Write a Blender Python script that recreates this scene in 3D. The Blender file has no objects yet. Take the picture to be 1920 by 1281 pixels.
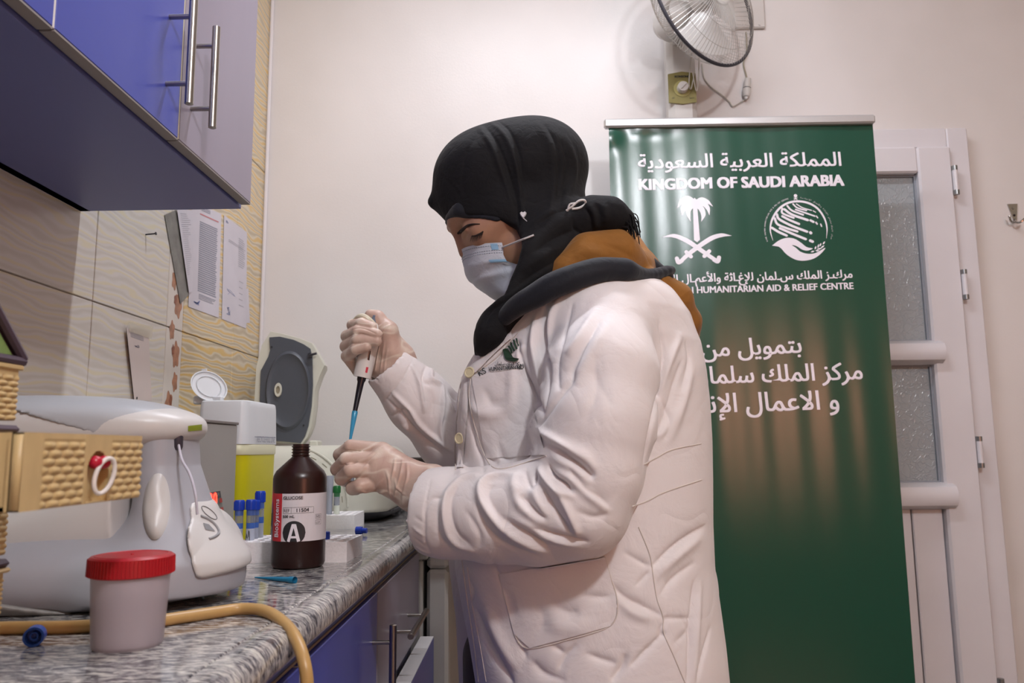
import bpy, bmesh, math, random
import numpy as np
from mathutils import Vector, Matrix
from mathutils.bvhtree import BVHTree
from mathutils.geometry import tessellate_polygon
random.seed(7); rng = np.random.default_rng(7)
SC = bpy.context.scene; COL = SC.collection
PI = math.pi

# ---------------------------------------------------------------- camera (27 mm lens, pitched up 8 degrees)
F, CX, CY, HC = 1465.0, 960.0, 640.5, 1.055
CAMLOC = np.array([0, 0, HC])
_vy = np.array([26.0, -201.5, -F]); _vy /= np.linalg.norm(_vy)
_vz = np.array([-105.0, 10640.5, -F]); _vz -= _vy * _vz.dot(_vy); _vz /= np.linalg.norm(_vz)
_vx = np.cross(_vy, _vz)
RW = np.stack([_vx, _vy, _vz], 1)          # world -> camera
cd = bpy.data.cameras.new('camera'); cam = bpy.data.objects.new('camera', cd); COL.objects.link(cam)
cam.matrix_world = Matrix.Translation((0, 0, HC)) @ Matrix(RW.T.tolist()).to_4x4()
cd.sensor_width = 36; cd.lens = 36 * F / 1920; cd.clip_start = .02
cd.dof.use_dof = True; cd.dof.focus_distance = 1.28; cd.dof.aperture_fstop = 9
SC.camera = cam
# ---------------------------------------------------------------- world, lamps, exposure
w = bpy.data.worlds.new('world'); SC.world = w; w.use_nodes = True
w.node_tree.nodes['Background'].inputs[0].default_value = (.55, .6, .7, 1)
w.node_tree.nodes['Background'].inputs[1].default_value = .15
def area(name, loc, size, sy, power, col, rot=(0, 0, 0)):
    l = bpy.data.lights.new(name, 'AREA'); l.shape = 'RECTANGLE'; l.size = size; l.size_y = sy
    l.energy = power; l.color = col
    o = bpy.data.objects.new(name, l); o.location = loc; o.rotation_euler = rot; COL.objects.link(o); return o
area('ceiling_tube', (.12, 1.47, 2.85), 1.0, .07, 15.5, (.91, .925, 1))
def bulb(name, loc, r, power, col):
    l = bpy.data.lights.new(name, 'POINT'); l.shadow_soft_size = r; l.energy = power; l.color = col
    o = bpy.data.objects.new(name, l); o.location = loc; COL.objects.link(o)
bulb('hanging_lamp', (.72, -.70, 2.62), .09, 62, (.93, .945, 1))
SC.view_settings.view_transform = 'Standard'; SC.view_settings.look = 'None'
SC.view_settings.gamma = 1; SC.view_settings.use_curve_mapping = False
SC.view_settings.exposure = 0.62
SC.cycles.max_bounces = 8

# ---------------------------------------------------------------- helpers
def ray(px, py): return RW.T @ np.array([px - CX, -(py - CY), -F])
def aty(px, py, y): d = ray(px, py); return CAMLOC + d * (y / d[1])
def atx(px, py, x): d = ray(px, py); return CAMLOC + d * (x / d[0])
def atz(px, py, z): d = ray(px, py); return CAMLOC + d * ((z - HC) / d[2])
def lin(h):
    h = h.lstrip('#'); c = [int(h[i:i + 2], 16) / 255 for i in (0, 2, 4)]
    return tuple(x / 12.92 if x <= .04045 else ((x + .055) / 1.055) ** 2.4 for x in c) + (1,)
MATS = {}
class NT:
    def __init__(s, name):
        s.m = bpy.data.materials.new(name); s.m.use_nodes = True; s.t = s.m.node_tree
        s.b = s.t.nodes['Principled BSDF']; s.tc = None
    def n(s, typ, **kw):
        nd = s.t.nodes.new(typ)
        for k, v in kw.items():
            if k.startswith('i_'):
                k2 = k[2:]; nd.inputs[int(k2) if k2.isdigit() else k2.replace('_', ' ')].default_value = v
            else: setattr(nd, k, v)
        return nd
    def l(s, a, b): s.t.links.new(a, b)
    def coord(s, scale=(1, 1, 1), rot=(0, 0, 0)):
        if not s.tc: s.tc = s.n('ShaderNodeTexCoord')
        mp = s.n('ShaderNodeMapping'); mp.inputs['Scale'].default_value = scale; mp.inputs['Rotation'].default_value = rot
        s.l(s.tc.outputs['Object'], mp.inputs[0]); return mp.outputs[0]
    def noise(s, scale, detail=3, dist=0, vec=None, rough=.5):
        nd = s.n('ShaderNodeTexNoise'); nd.inputs['Scale'].default_value = scale; nd.inputs['Detail'].default_value = detail
        nd.inputs['Distortion'].default_value = dist; nd.inputs['Roughness'].default_value = rough
        s.l(vec if vec is not None else s.coord(), nd.inputs['Vector']); return nd.outputs[0]
    def ramp(s, f, stops, interp='LINEAR'):
        nd = s.n('ShaderNodeValToRGB'); nd.color_ramp.interpolation = interp; e = nd.color_ramp.elements
        while len(e) < len(stops): e.new(.5)
        for q, (p, c) in zip(e, stops): q.position = p; q.color = c if len(c) == 4 else tuple(c) + (1,)
        s.l(f, nd.inputs[0]); return nd.outputs[0]
    def bump(s, f, strength, dist=.001):
        nd = s.n('ShaderNodeBump'); nd.inputs['Strength'].default_value = strength; nd.inputs['Distance'].default_value = dist
        s.l(f, nd.inputs['Height']); s.l(nd.outputs[0], s.b.inputs['Normal']); return nd
    def math(s, op, a, b=None):
        nd = s.n('ShaderNodeMath', operation=op)
        for i, v in enumerate((a, b)):
            if v is None: continue
            if isinstance(v, (int, float)): nd.inputs[i].default_value = v
            else: s.l(v, nd.inputs[i])
        return nd.outputs[0]
def M(name, col, rough=.5, metal=0, var=0, vscale=20, bump=0, bscale=200, bdist=.001, spec=.5, trans=0, sub=0, emit=None, coat=0, stretch=(1, 1, 1), sheen=0, alpha=1, ior=1.45):
    if name in MATS: return MATS[name]
    t = NT(name); c = lin(col); b = t.b
    b.inputs['Base Color'].default_value = c; b.inputs['Roughness'].default_value = rough; b.inputs['Metallic'].default_value = metal
    b.inputs['Specular IOR Level'].default_value = spec; b.inputs['Transmission Weight'].default_value = trans; b.inputs['IOR'].default_value = ior
    b.inputs['Coat Weight'].default_value = coat; b.inputs['Coat Roughness'].default_value = .08; b.inputs['Alpha'].default_value = alpha
    if sheen: b.inputs['Sheen Weight'].default_value = sheen; b.inputs['Sheen Roughness'].default_value = .4
    if sub: b.inputs['Subsurface Weight'].default_value = sub; b.inputs['Subsurface Radius'].default_value = (.012, .005, .003); b.inputs['Subsurface Scale'].default_value = .5
    if emit: b.inputs['Emission Color'].default_value = lin(emit[0]); b.inputs['Emission Strength'].default_value = emit[1]
    if var:
        f = t.noise(vscale, 4, vec=t.coord(stretch))
        d = tuple(max(0, x * (1 - var)) for x in c[:3]); u = tuple(min(1, x * (1 + var)) for x in c[:3])
        t.l(t.ramp(f, [(.3, d), (.7, u)]), b.inputs['Base Color'])
    if bump: t.bump(t.noise(bscale, 3, vec=t.coord(stretch)), bump, bdist)
    MATS[name] = t.m; return t.m

ORG = {}
def origin(o):
    v = np.zeros(3)
    while o is not None: v += np.array(o.location); o = o.parent
    return v
def tag(o, label=None, cat=None, group=None, kind=None):
    if label: o['label'] = label
    if cat: o['category'] = cat
    if group: o['group'] = group
    if kind: o['kind'] = kind
    return o
def thing(name, loc, label, cat, group=None):
    o = bpy.data.objects.new(name, None); o.location = loc; o.empty_display_size = .02; COL.objects.link(o)
    return tag(o, label, cat, group)
def link_mesh(name, V, faces, mat, parent=None, smooth=True, label=None, kind=None, loc=None):
    V = np.asarray(V, float)
    org = origin(parent) if parent is not None else np.zeros(3)
    if loc is not None: org = org * 0 + np.asarray(loc, float)
    me = bpy.data.meshes.new(name)
    if isinstance(faces, np.ndarray):
        nf, k = faces.shape
        me.vertices.add(len(V)); me.vertices.foreach_set('co', (V - org).astype(np.float32).ravel())
        me.loops.add(nf * k); me.loops.foreach_set('vertex_index', faces.astype(np.int32).ravel())
        me.polygons.add(nf); me.polygons.foreach_set('loop_start', np.arange(0, nf * k, k, dtype=np.int32))
        me.polygons.foreach_set('loop_total', np.full(nf, k, np.int32)); me.update(calc_edges=True)
    else:
        me.from_pydata((V - org).tolist(), [], faces)
    if smooth:
        me.polygons.foreach_set('use_smooth', [True] * len(me.polygons))
        if smooth == 'auto':
            try: me.set_sharp_from_angle(angle=math.radians(35))
            except Exception: pass
    me.update()
    if not isinstance(faces, np.ndarray) and smooth:
        bm = bmesh.new(); bm.from_mesh(me); bmesh.ops.recalc_face_normals(bm, faces=bm.faces); bm.to_mesh(me); bm.free()
    if mat: me.materials.append(mat)
    o = bpy.data.objects.new(name, me); COL.objects.link(o)
    if parent is not None: o.parent = parent; o.location = org - origin(parent)
    elif loc is not None: o.location = loc
    if label: o['label'] = label
    if kind: o['kind'] = kind
    return o
class MB:
    """collects simple shapes of one part"""
    def __init__(s): s.V = []; s.F = []
    def add(s, V, Fs):
        k = len(s.V); s.V += [tuple(map(float, v)) for v in V]; s.F += [tuple(i + k for i in f) for f in Fs]; return s
    def box(s, lo, hi, bev=0, R=None, c=None):
        lo = np.array(lo, float); hi = np.array(hi, float)
        lo, hi = np.minimum(lo, hi), np.maximum(lo, hi)
        bev = min(bev, .49 * float((hi - lo).min()))
        if bev <= 0:
            V = [(x, y, z) for x in (lo[0], hi[0]) for y in (lo[1], hi[1]) for z in (lo[2], hi[2])]
            Fs = [(0, 1, 3, 2), (4, 6, 7, 5), (0, 4, 5, 1), (2, 3, 7, 6), (0, 2, 6, 4), (1, 5, 7, 3)]
        else:
            V = []; idx = {}
            for a in range(3):
                for sx in (0, 1):
                    for sy in (0, 1):
                        for sz in (0, 1):
                            q = (sx, sy, sz); p = []
                            for j in range(3):
                                e = hi[j] if q[j] else lo[j]
                                if j != a: e += -bev if q[j] else bev
                                p.append(e)
                            idx[(a,) + q] = len(V); V.append(p)
            Fs = []
            for a in range(3):
                b, c2 = (a + 1) % 3, (a + 2) % 3
                for sd in (0, 1):
                    f = []
                    for u, v in ((0, 0), (1, 0), (1, 1), (0, 1)):
                        q = [0, 0, 0]; q[a] = sd; q[b] = u; q[c2] = v; f.append(idx[(a,) + tuple(q)])
                    Fs.append(tuple(f if sd else f[::-1]))
            for a in range(3):          # edges along axis a
                b, c2 = (a + 1) % 3, (a + 2) % 3
                for u in (0, 1):
                    for v in (0, 1):
                        q0 = [0, 0, 0]; q1 = [0, 0, 0]; q0[b] = q1[b] = u; q0[c2] = q1[c2] = v; q1[a] = 1
                        f = (idx[(b,) + tuple(q0)], idx[(b,) + tuple(q1)], idx[(c2,) + tuple(q1)], idx[(c2,) + tuple(q0)])
                        Fs.append(f if u == v else f[::-1])
            for sx in (0, 1):
                for sy in (0, 1):
                    for sz in (0, 1):
                        f = tuple(idx[(a, sx, sy, sz)] for a in range(3))
                        Fs.append(f if (sx + sy + sz) % 2 else f[::-1])
        V = np.array(V, float)
        if R is not None: ctr = (lo + hi) / 2 if c is None else np.array(c); V = (V - ctr) @ np.array(R).T + ctr
        return s.add(V, Fs)
    def lathe(s, prof, c=(0, 0, 0), R=None, n=40, a0=0, a1=2 * PI, sq=None):
        """prof: (radius, height) pairs; revolved about local z"""
        full = abs(a1 - a0 - 2 * PI) < 1e-6; m = n if full else n + 1; V = []; Fs = []
        for r, h in prof:
            for i in range(m):
                t = a0 + (a1 - a0) * i / n; V.append((r * math.cos(t), r * math.sin(t), h))
        V = np.array(V)
        if sq is not None: V[:, 0] *= sq[0]; V[:, 1] *= sq[1]
        for j in range(len(prof) - 1):
            for i in range(n):
                i2 = (i + 1) % m
                Fs.append((j * m + i, j * m + i2, (j + 1) * m + i2, (j + 1) * m + i))
        if R is not None: V = V @ np.array(R).T
        return s.add(V + np.array(c), Fs)
    def tube(s, pts, r, n=10, cap=True, rs=None):
        P = np.array(pts, float); k = len(P); V = []; Fs = []
        T = np.gradient(P, axis=0); T /= np.linalg.norm(T, axis=1)[:, None] + 1e-12
        up = np.array([0, 0, 1.0]) if abs(T[0][2]) < .9 else np.array([1.0, 0, 0])
        for i in range(k):
            u = np.cross(up, T[i]); u /= np.linalg.norm(u) + 1e-12; v = np.cross(T[i], u); up = v
            rr = rs[i] if rs is not None else r
            for j in range(n):
                a = 2 * PI * j / n; V.append(P[i] + rr * (math.cos(a) * u + math.sin(a) * v))
        for i in range(k - 1):
            for j in range(n):
                j2 = (j + 1) % n; Fs.append((i * n + j, i * n + j2, (i + 1) * n + j2, (i + 1) * n + j))
        if cap: Fs.append(tuple(range(n))[::-1]); Fs.append(tuple((k - 1) * n + j for j in range(n)))
        return s.add(V, Fs)
    def prism(s, poly, d0, d1, axis='y', f=None):
        """poly of (a,b) in the plane across axis, extruded from d0 to d1"""
        def mk(a, b, d): return {'y': (a, d, b), 'x': (d, a, b), 'z': (a, b, d)}[axis]
        n = len(poly); V = [mk(a, b, d0) for a, b in poly] + [mk(a, b, d1) for a, b in poly]
        Fs = [(i, (i + 1) % n, n + (i + 1) % n, n + i) for i in range(n)]
        tri = tessellate_polygon([[Vector((a, b, 0)) for a, b in poly]])
        Fs += [tuple(t) for t in tri] + [tuple(n + i for i in t[::-1]) for t in tri]
        return s.add(V, Fs)
    def grid(s, fn, us, vs, flip=False):
        V = [fn(u, v) for u in us for v in vs]; n = len(vs); Fs = []
        for i in range(len(us) - 1):
            for j in range(n - 1):
                f = (i * n + j, (i + 1) * n + j, (i + 1) * n + j + 1, i * n + j + 1); Fs.append(f[::-1] if flip else f)
        return s.add(V, Fs)
    def build(s, name, mat, parent=None, smooth='auto', **kw): return link_mesh(name, s.V, s.F, mat, parent, smooth, **kw)
def rot(axis, deg): return np.array(Matrix.Rotation(math.radians(deg), 3, axis))
def align(d):
    """rotation taking +z to direction d"""
    return np.array(Vector((0, 0, 1)).rotation_difference(Vector(d)).to_matrix())
def spline(P, n=8):
    """Catmull-Rom resampling of a polyline"""
    P = np.array(P, float)
    if len(P) < 3: return np.array([P[0] + (P[-1] - P[0]) * t for t in np.linspace(0, 1, n + 1)])
    Q = np.vstack([2 * P[0] - P[1], P, 2 * P[-1] - P[-2]]); out = []
    for i in range(1, len(Q) - 2):
        for t in np.linspace(0, 1, n, endpoint=False):
            a, b, c, d = Q[i - 1], Q[i], Q[i + 1], Q[i + 2]
            out.append(.5 * (2 * b + (c - a) * t + (2 * a - 5 * b + 4 * c - d) * t * t + (3 * b - a - 3 * c + d) * t ** 3))
    out.append(P[-1]); return np.array(out)

class Print:
    """flat print: 2-D shapes (u to the side, v up) laid on a surface map S(u, v)"""
    def __init__(s): s.V = []; s.F = []
    def poly(s, pts):
        k = len(s.V); pts = [tuple(map(float, p[:2])) for p in pts]
        tri = tessellate_polygon([[Vector((a, b, 0)) for a, b in pts]])
        s.V += [(a, b, 0) for a, b in pts]
        for t in tri:
            a, b, c = (np.array(pts[i]) for i in t); ar = (b[0] - a[0]) * (c[1] - a[1]) - (b[1] - a[1]) * (c[0] - a[0])
            if abs(ar) > 1e-14: s.F.append(tuple(k + i for i in (t if ar > 0 else t[::-1])))
        return s
    def strip(s, pts, wd, n=6, rnd=False):
        P = spline(pts, n); m = len(P)
        if np.isscalar(wd): W = np.full(m, wd)
        else: W = np.interp(np.linspace(0, 1, m), np.linspace(0, 1, len(wd)), wd)
        T = np.gradient(P, axis=0); T /= np.linalg.norm(T, axis=1)[:, None] + 1e-12
        N = np.stack([-T[:, 1], T[:, 0]], 1); k = len(s.V)
        for i in range(m):
            a = P[i] + N[i] * W[i] / 2; b = P[i] - N[i] * W[i] / 2
            s.V += [(a[0], a[1], 0), (b[0], b[1], 0)]
            if i: s.F.append((k + 2 * i - 2, k + 2 * i - 1, k + 2 * i + 1, k + 2 * i))
        if rnd:
            s.disc(P[0], W[0] / 2, 10); s.disc(P[-1], W[-1] / 2, 10)
        return s
    def fill_disc(s, c, r, vmin=-9, n=28):
        us = np.linspace(-r, r, n); hh = np.sqrt(np.maximum(0, r * r - us * us))
        for a, b, ha, hb in zip(us[:-1], us[1:], hh[:-1], hh[1:]):
            k = len(s.V); s.V += [(c[0] + a, max(vmin, c[1] - ha), 0), (c[0] + b, max(vmin, c[1] - hb), 0), (c[0] + b, c[1] + hb, 0), (c[0] + a, c[1] + ha, 0)]; s.F.append((k, k + 1, k + 2, k + 3))
        return s
    def disc(s, c, r, n=24): return s.poly([(c[0] + r * math.cos(2 * PI * i / n), c[1] + r * math.sin(2 * PI * i / n)) for i in range(n)])
    def text(s, body, p0, p1, hscale=1.0, bold=0.0, size=0):
        """baseline from p0 to p1 (the ink's two ends)"""
        c = bpy.data.curves.new('lettering', 'FONT'); c.body = body; c.resolution_u = 3
        o = bpy.data.objects.new('lettering', c); COL.objects.link(o); bpy.context.view_layer.update()
        me = o.to_mesh(); V = np.array([v.co[:] for v in me.vertices]); Fs = [tuple(p.vertices) for p in me.polygons]
        par = list(range(len(V)))
        def find(i):
            while par[i] != i: par[i] = par[par[i]]; i = par[i]
            return i
        for f in Fs:
            for i in f[1:]: par[find(i)] = find(f[0])
        isl = {}; lay = np.array([isl.setdefault(find(i), len(isl)) for i in range(len(V))])
        o.to_mesh_clear(); bpy.data.objects.remove(o); bpy.data.curves.remove(c)
        p0 = np.array(p0[:2], float); p1 = np.array(p1[:2], float); d = p1 - p0; L = np.linalg.norm(d); d /= L; nrm = np.array([-d[1], d[0]])
        x0, x1 = V[:, 0].min(), V[:, 0].max(); sc = L / (x1 - x0)
        if size: sc = size; p0 = (p0 + p1) / 2 - d * sc * (x1 - x0) / 2
        for q, (bx, by) in enumerate([(0, 0)] if not bold else [(-1, -.5), (1, -.5), (-1, .5), (1, .5), (0, 0)]):
            k = len(s.V)
            for v, la in zip(V, lay):
                p = p0 + d * ((v[0] - x0) * sc + bx * bold) + nrm * (v[1] * sc * hscale + by * bold)
                s.V.append((p[0], p[1], (la % 3) * 1.0 + q * 3))
            for f in Fs:
                a, b, c2 = (V[i] for i in f[:3]); ar = (b[0] - a[0]) * (c2[1] - a[1]) - (b[1] - a[1]) * (c2[0] - a[0])
                s.F.append(tuple(k + i for i in (f if ar > 0 else f[::-1])))
        return s
    def build(s, name, S, mat, parent, eps=.0006, layer=.00004, **kw):
        if name in ('lettering', 'white_lettering', 'print_lines', 'stamp', 'signature', 'handwriting', 'pencil_marks', 'palm_emblem', 'relief_emblem'): kw.setdefault('kind', 'stuff')
        V = [S(u, v, eps + l * layer) for u, v, l in s.V]; return link_mesh(name, V, s.F, mat, parent, False, **kw)
AR = {}
def _ar():
    # contextual forms: isolated, final, initial, medial
    base = {'ا': 0xFE8D, 'أ': 0xFE83, 'إ': 0xFE87, 'ة': 0xFE93, 'و': 0xFEED, 'د': 0xFEA9, 'ر': 0xFEAD, 'ز': 0xFEAF}
    for k, v in base.items(): AR[k] = (v, v + 1, None, None)
    for k, v in {'ب': 0xFE8F, 'ت': 0xFE95, 'ث': 0xFE99, 'س': 0xFEB1, 'ع': 0xFEC9, 'غ': 0xFECD, 'ك': 0xFED9, 'ل': 0xFEDD, 'م': 0xFEE1, 'ن': 0xFEE5, 'ي': 0xFEF1}.items():
        AR[k] = (v, v + 1, v + 2, v + 3)
_ar()
LAMALEF = {'ا': 0xFEFB, 'أ': 0xFEF7, 'إ': 0xFEF9}
def shape(txt):
    """joins Arabic letters into their contextual forms, in visual order"""
    out = []; i = 0; prev = False
    while i < len(txt):
        ch = txt[i]
        if ch not in AR: out.append(ch); prev = False; i += 1; continue
        if ch == 'ل' and i + 1 < len(txt) and txt[i + 1] in LAMALEF:
            out.append(chr(LAMALEF[txt[i + 1]] + (1 if prev else 0))); prev = False; i += 2; continue
        iso, fin, ini, med = AR[ch]; nxt = i + 1 < len(txt) and txt[i + 1] in AR and ini is not None
        out.append(chr((med if nxt else fin) if prev else (ini if nxt else iso))); prev = nxt; i += 1
    return ''.join(out[::-1])

# ---------------------------------------------------------------- room
XL, YB, XR, YR, ZC_ = -.83, 2.41, 2.7, -2.3, 2.95
CT = .88                                     # worktop height
def wallmat():
    t = NT('white wall paint'); f = t.noise(2.2, 3)
    t.l(t.ramp(f, [(.3, lin('#cec9c6')), (.7, lin('#d9d4d2'))]), t.b.inputs['Base Color'])
    t.b.inputs['Roughness'].default_value = .38; t.b.inputs['Specular IOR Level'].default_value = .4
    t.bump(t.noise(170, 4, rough=.6), .22, .0012); return t.m
WP = wallmat()
WB = M('beige wall paint', '#a09581', .6, var=.04, vscale=3)
CE = M('ceiling paint', '#d9d4cb', .8, bump=.1, bscale=90)
st = dict(kind='structure')
MB().box((XL - .1, YB, -.02), (XR + .1, YB + .1, ZC_)).build('wall_back', WP, smooth=False, **st)
MB().box((XR, YR, -.02), (XR + .1, YB, ZC_)).build('wall_right', WB, smooth=False, **st)
MB().box((XL - .1, YR - .1, -.02), (XR + .1, YR, ZC_)).build('wall_rear', WB, smooth=False, **st)
MB().box((XL - .1, YR - .1, ZC_), (XR + .1, YB + .1, ZC_ + .1)).build('ceiling', CE, smooth=False, **st)
fl = MB().box((XL - .1, YR - .1, -.06), (XR + .1, YB + .1, -.012)).build('floor', M('floor grout', '#8f8a84', .8), smooth=False, **st)
FT = M('beige floor tile', '#85796a', .25, var=.12, vscale=9)
for i in range(8):
    for j in range(10):
        x0 = XL + i * .45; y0 = YR + j * .475
        if x0 > XR - .05: continue
        MB().box((x0 + .002, y0 + .002, -.012), (min(x0 + .448, XR), min(y0 + .473, YB), 0), .0015).build('floor_tile', FT, fl)
def tilemat(name, c0, c1, c2, k):
    t = NT(name)
    wv = t.noise(1, 2, vec=t.coord((1, 4.2, 16))); wv2 = t.noise(1, 1, vec=t.coord((1, 11, 30)))
    sep = t.n('ShaderNodeSeparateXYZ'); t.l(t.coord(), sep.inputs[0])
    ph = t.math('ADD', t.math('MULTIPLY', sep.outputs[2], 300.0), t.math('ADD', t.math('MULTIPLY', wv, 20.0), t.math('MULTIPLY', wv2, 5.0)))
    s_ = t.math('ADD', t.math('MULTIPLY', t.math('SINE', ph), .5), .5)
    t.l(t.ramp(s_, [(0, lin(c0)), (.45, lin(c1)), (k, lin(c1)), (.97, lin(c2))]), t.b.inputs['Base Color'])
    t.b.inputs['Roughness'].default_value = .3
    t.bump(s_, .10, .0015); return t.m
TP = tilemat('pale wave tile', '#c1bbb2', '#cbc6c0', '#cfc6ac', .75)  # paler waves: partly the different light on these tiles, put into the colour
TO = tilemat('ochre wave tile', '#b5a78c', '#cfc4ae', '#d3b26e', .62)
TB = M('border tile', '#cfc8bf', .3, var=.04)
wl = MB().box((XL - .1, YR, -.02), (XL - .004, YB, ZC_)).build('wall_left', M('tile grout', '#a8a198', .9), smooth=False, **st)
cols = [(1.465 - .31 * k, 1.465 - .31 * (k - 1), TP) for k in range(11, 0, -1)] + [(1.465, 1.776, TP), (1.776, 1.862, TB), (1.862, 2.188, TO), (2.188, YB, TO)]
rows = [-.0, .145, .745, 1.345, 1.945, 2.545, ZC_]
tl = None
FL = M('brown flower print', '#a4755a', .4, var=.25, vscale=60)
FLD = M('dark flower print', '#86523c', .4, var=.2, vscale=90)
for (y0, y1, m) in cols:
    for z0, z1 in zip(rows[:-1], rows[1:]):
        if y0 < -1.5 or (y1 < .2 and z1 < .8): continue
        o = MB().box((XL - .006, max(y0, YR) + .0012, z0 + .0012), (XL, y1 - .0012, z1 - .0012), .0012).build('tile', m, wl)
        if m is TB and z0 > .7:
            for q in range(5):
                zc = z0 + .06 + q * .12
                for (dy, dz, ry, rz, mm) in ((-.012 if q % 2 else .012, 0, .018, .03, FL), (.014 if q % 2 else -.014, .055, .013, .022, FL), (-.004, .01, .007, .012, FLD)):
                    yc = (y0 + y1) / 2 + dy; P = Print()
                    P.poly([(-(yc + ry * math.cos(a) * (1 + .16 * math.cos(5 * a + q))), zc + dz + rz * math.sin(a) * (1 + .16 * math.cos(5 * a + q))) for a in np.linspace(0, 2 * PI, 30)[:-1]])
                    e0 = .0003 if mm is FL else .0006
                    P.build('flower_print', lambda u, v, e, e0=e0: (XL + e0, -u, v), mm, o)
MB().box((XL, YB - .012, CT), (XL + .012, YB, ZC_), .004).build('trim_1', M('white corner bead', '#d6d1d2', .4), **st)
for nm, lo, hi in (('baseboard_back', (XL, YB - .015, 0), (XR, YB, .08)), ('baseboard_right', (XR - .015, YR, 0), (XR, YB - .015, .08))):
    MB().box(lo, hi, .003).build(nm, M('skirting', '#b0a698', .4), **st)

# door of white plastic profiles with textured panes
WPL = M('white door plastic', '#d3d0d4', .28, var=.03, vscale=6)
dr = MB().add([], [])
X1, X0, DT = 1.402, .50, 2.045
for lo, hi in (((X1 - .066, 2.372, 0), (X1, YB, DT)), ((X0, 2.372, 0), (X0 + .066, YB, DT)), ((X0 + .066, 2.372, DT - .066), (X1 - .066, YB, DT))): dr.box(lo, hi, .004)
door = dr.build('door_1', WPL, **st)
lx0, lx1, lt = X0 + .066, X1 - .066, DT - .066
m_ = MB()
for a, b in ((lx1 - .105, lx1), (lx0, lx0 + .105)): m_.box((a, 2.355, .005), (b, 2.405, lt), .006)
m_.box((lx0 + .105, 2.355, lt - .085), (lx1 - .105, 2.405, lt), .006)
m_.box((lx0 + .105, 2.357, .005), (lx1 - .105, 2.403, .12), .006)
m_.build('door_frame', WPL, door)
for k, (z0, z1) in enumerate(((1.295, 1.368), (.868, .945))):
    pr = [(2.36, z0), (2.335, z0 + .012), (2.328, z0 + .026), (2.328, z1 - .026), (2.335, z1 - .012), (2.36, z1), (2.40, z1), (2.40, z0)]
    MB().prism(pr, lx0 + .09, lx1 - .082, 'x').build('rail', WPL, door)
GL = NT('textured door glass'); GL.b.inputs['Base Color'].default_value = lin('#9aa0a4'); GL.b.inputs['Roughness'].default_value = .22
vo = GL.n('ShaderNodeTexVoronoi', feature='DISTANCE_TO_EDGE'); vo.inputs['Scale'].default_value = 55
nz = GL.n('ShaderNodeTexNoise'); nz.inputs['Scale'].default_value = 30; GL.l(GL.coord(), nz.inputs['Vector'])
mx = GL.n('ShaderNodeMixRGB'); mx.inputs[0].default_value = .06; GL.l(GL.coord(), mx.inputs[1]); GL.l(nz.outputs['Color'], mx.inputs[2]); GL.l(mx.outputs[0], vo.inputs['Vector'])
GL.bump(GL.ramp(vo.outputs['Distance'], [(0, (1, 1, 1)), (.12, (0, 0, 0))]), .5, .002)
for z0, z1 in ((1.368, lt - .085), (.945, 1.295)):
    MB().box((lx0 + .105, 2.385, z0), (lx1 - .105, 2.39, z1)).build('pane', GL.m, door, smooth=False)
    gk = MB()
    for a, b in (((lx0 + .105, z0), (lx0 + .111, z1)), ((lx1 - .111, z0), (lx1 - .105, z1)), ((lx0 + .111, z0), (lx1 - .111, z0 + .005)), ((lx0 + .111, z1 - .005), (lx1 - .111, z1))):
        gk.box((a[0], 2.377, a[1]), (b[0], 2.385, b[1]))
    gk.build('gasket', M('grey gasket', '#8d929a', .6), door)
pw = (lx1 - lx0 - .21) / 6
for i in range(6):
    MB().box((lx0 + .105 + i * pw + .002, 2.378, .12), (lx0 + .105 + (i + 1) * pw - .002, 2.392, .868), .003).build('panel', WPL, door)
for zc in (aty(1765, 342, 2.37)[2], aty(1788, 536, 2.37)[2], aty(1813, 848, 2.37)[2], .35):
    h = MB().lathe([(.0, -.035), (.008, -.035), (.008, .035), (0, .035)], (lx1 + .004, 2.352, zc), n=14).build('hinge', WPL, door)
    MB().lathe([(.0, 0), (.0086, 0), (.0086, .014), (0, .014)], (lx1 + .004, 2.352, zc + .032), n=14).lathe([(.0, 0), (.0086, 0), (.0086, .014), (0, .014)], (lx1 + .004, 2.352, zc - .046), n=14).build('hinge_cap', M('grey hinge metal', '#8d8f90', .3, .8), h)
# unseen window behind the photographer, added to give the banner its warm sheen
wn = MB()
for lo, hi in (((1.43, YR, .88), (1.48, YR + .05, 1.92)), ((2.42, YR, .88), (2.47, YR + .05, 1.92)), ((1.48, YR, .88), (2.42, YR + .05, .93)), ((1.48, YR, 1.87), (2.42, YR + .05, 1.92)), ((1.93, YR, .93), (1.97, YR + .05, 1.87))): wn.box(lo, hi, .004)
win = wn.build('added_window_1', WPL, **st)
for a, b in ((1.48, 1.93), (1.97, 2.42)):
    MB().box((a, YR + .015, .93), (b, YR + .02, 1.87)).build('pane', M('added glowing pane', '#c9a795', .2, emit=('#ee9a7c', 5.8)), win, smooth=False)

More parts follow.
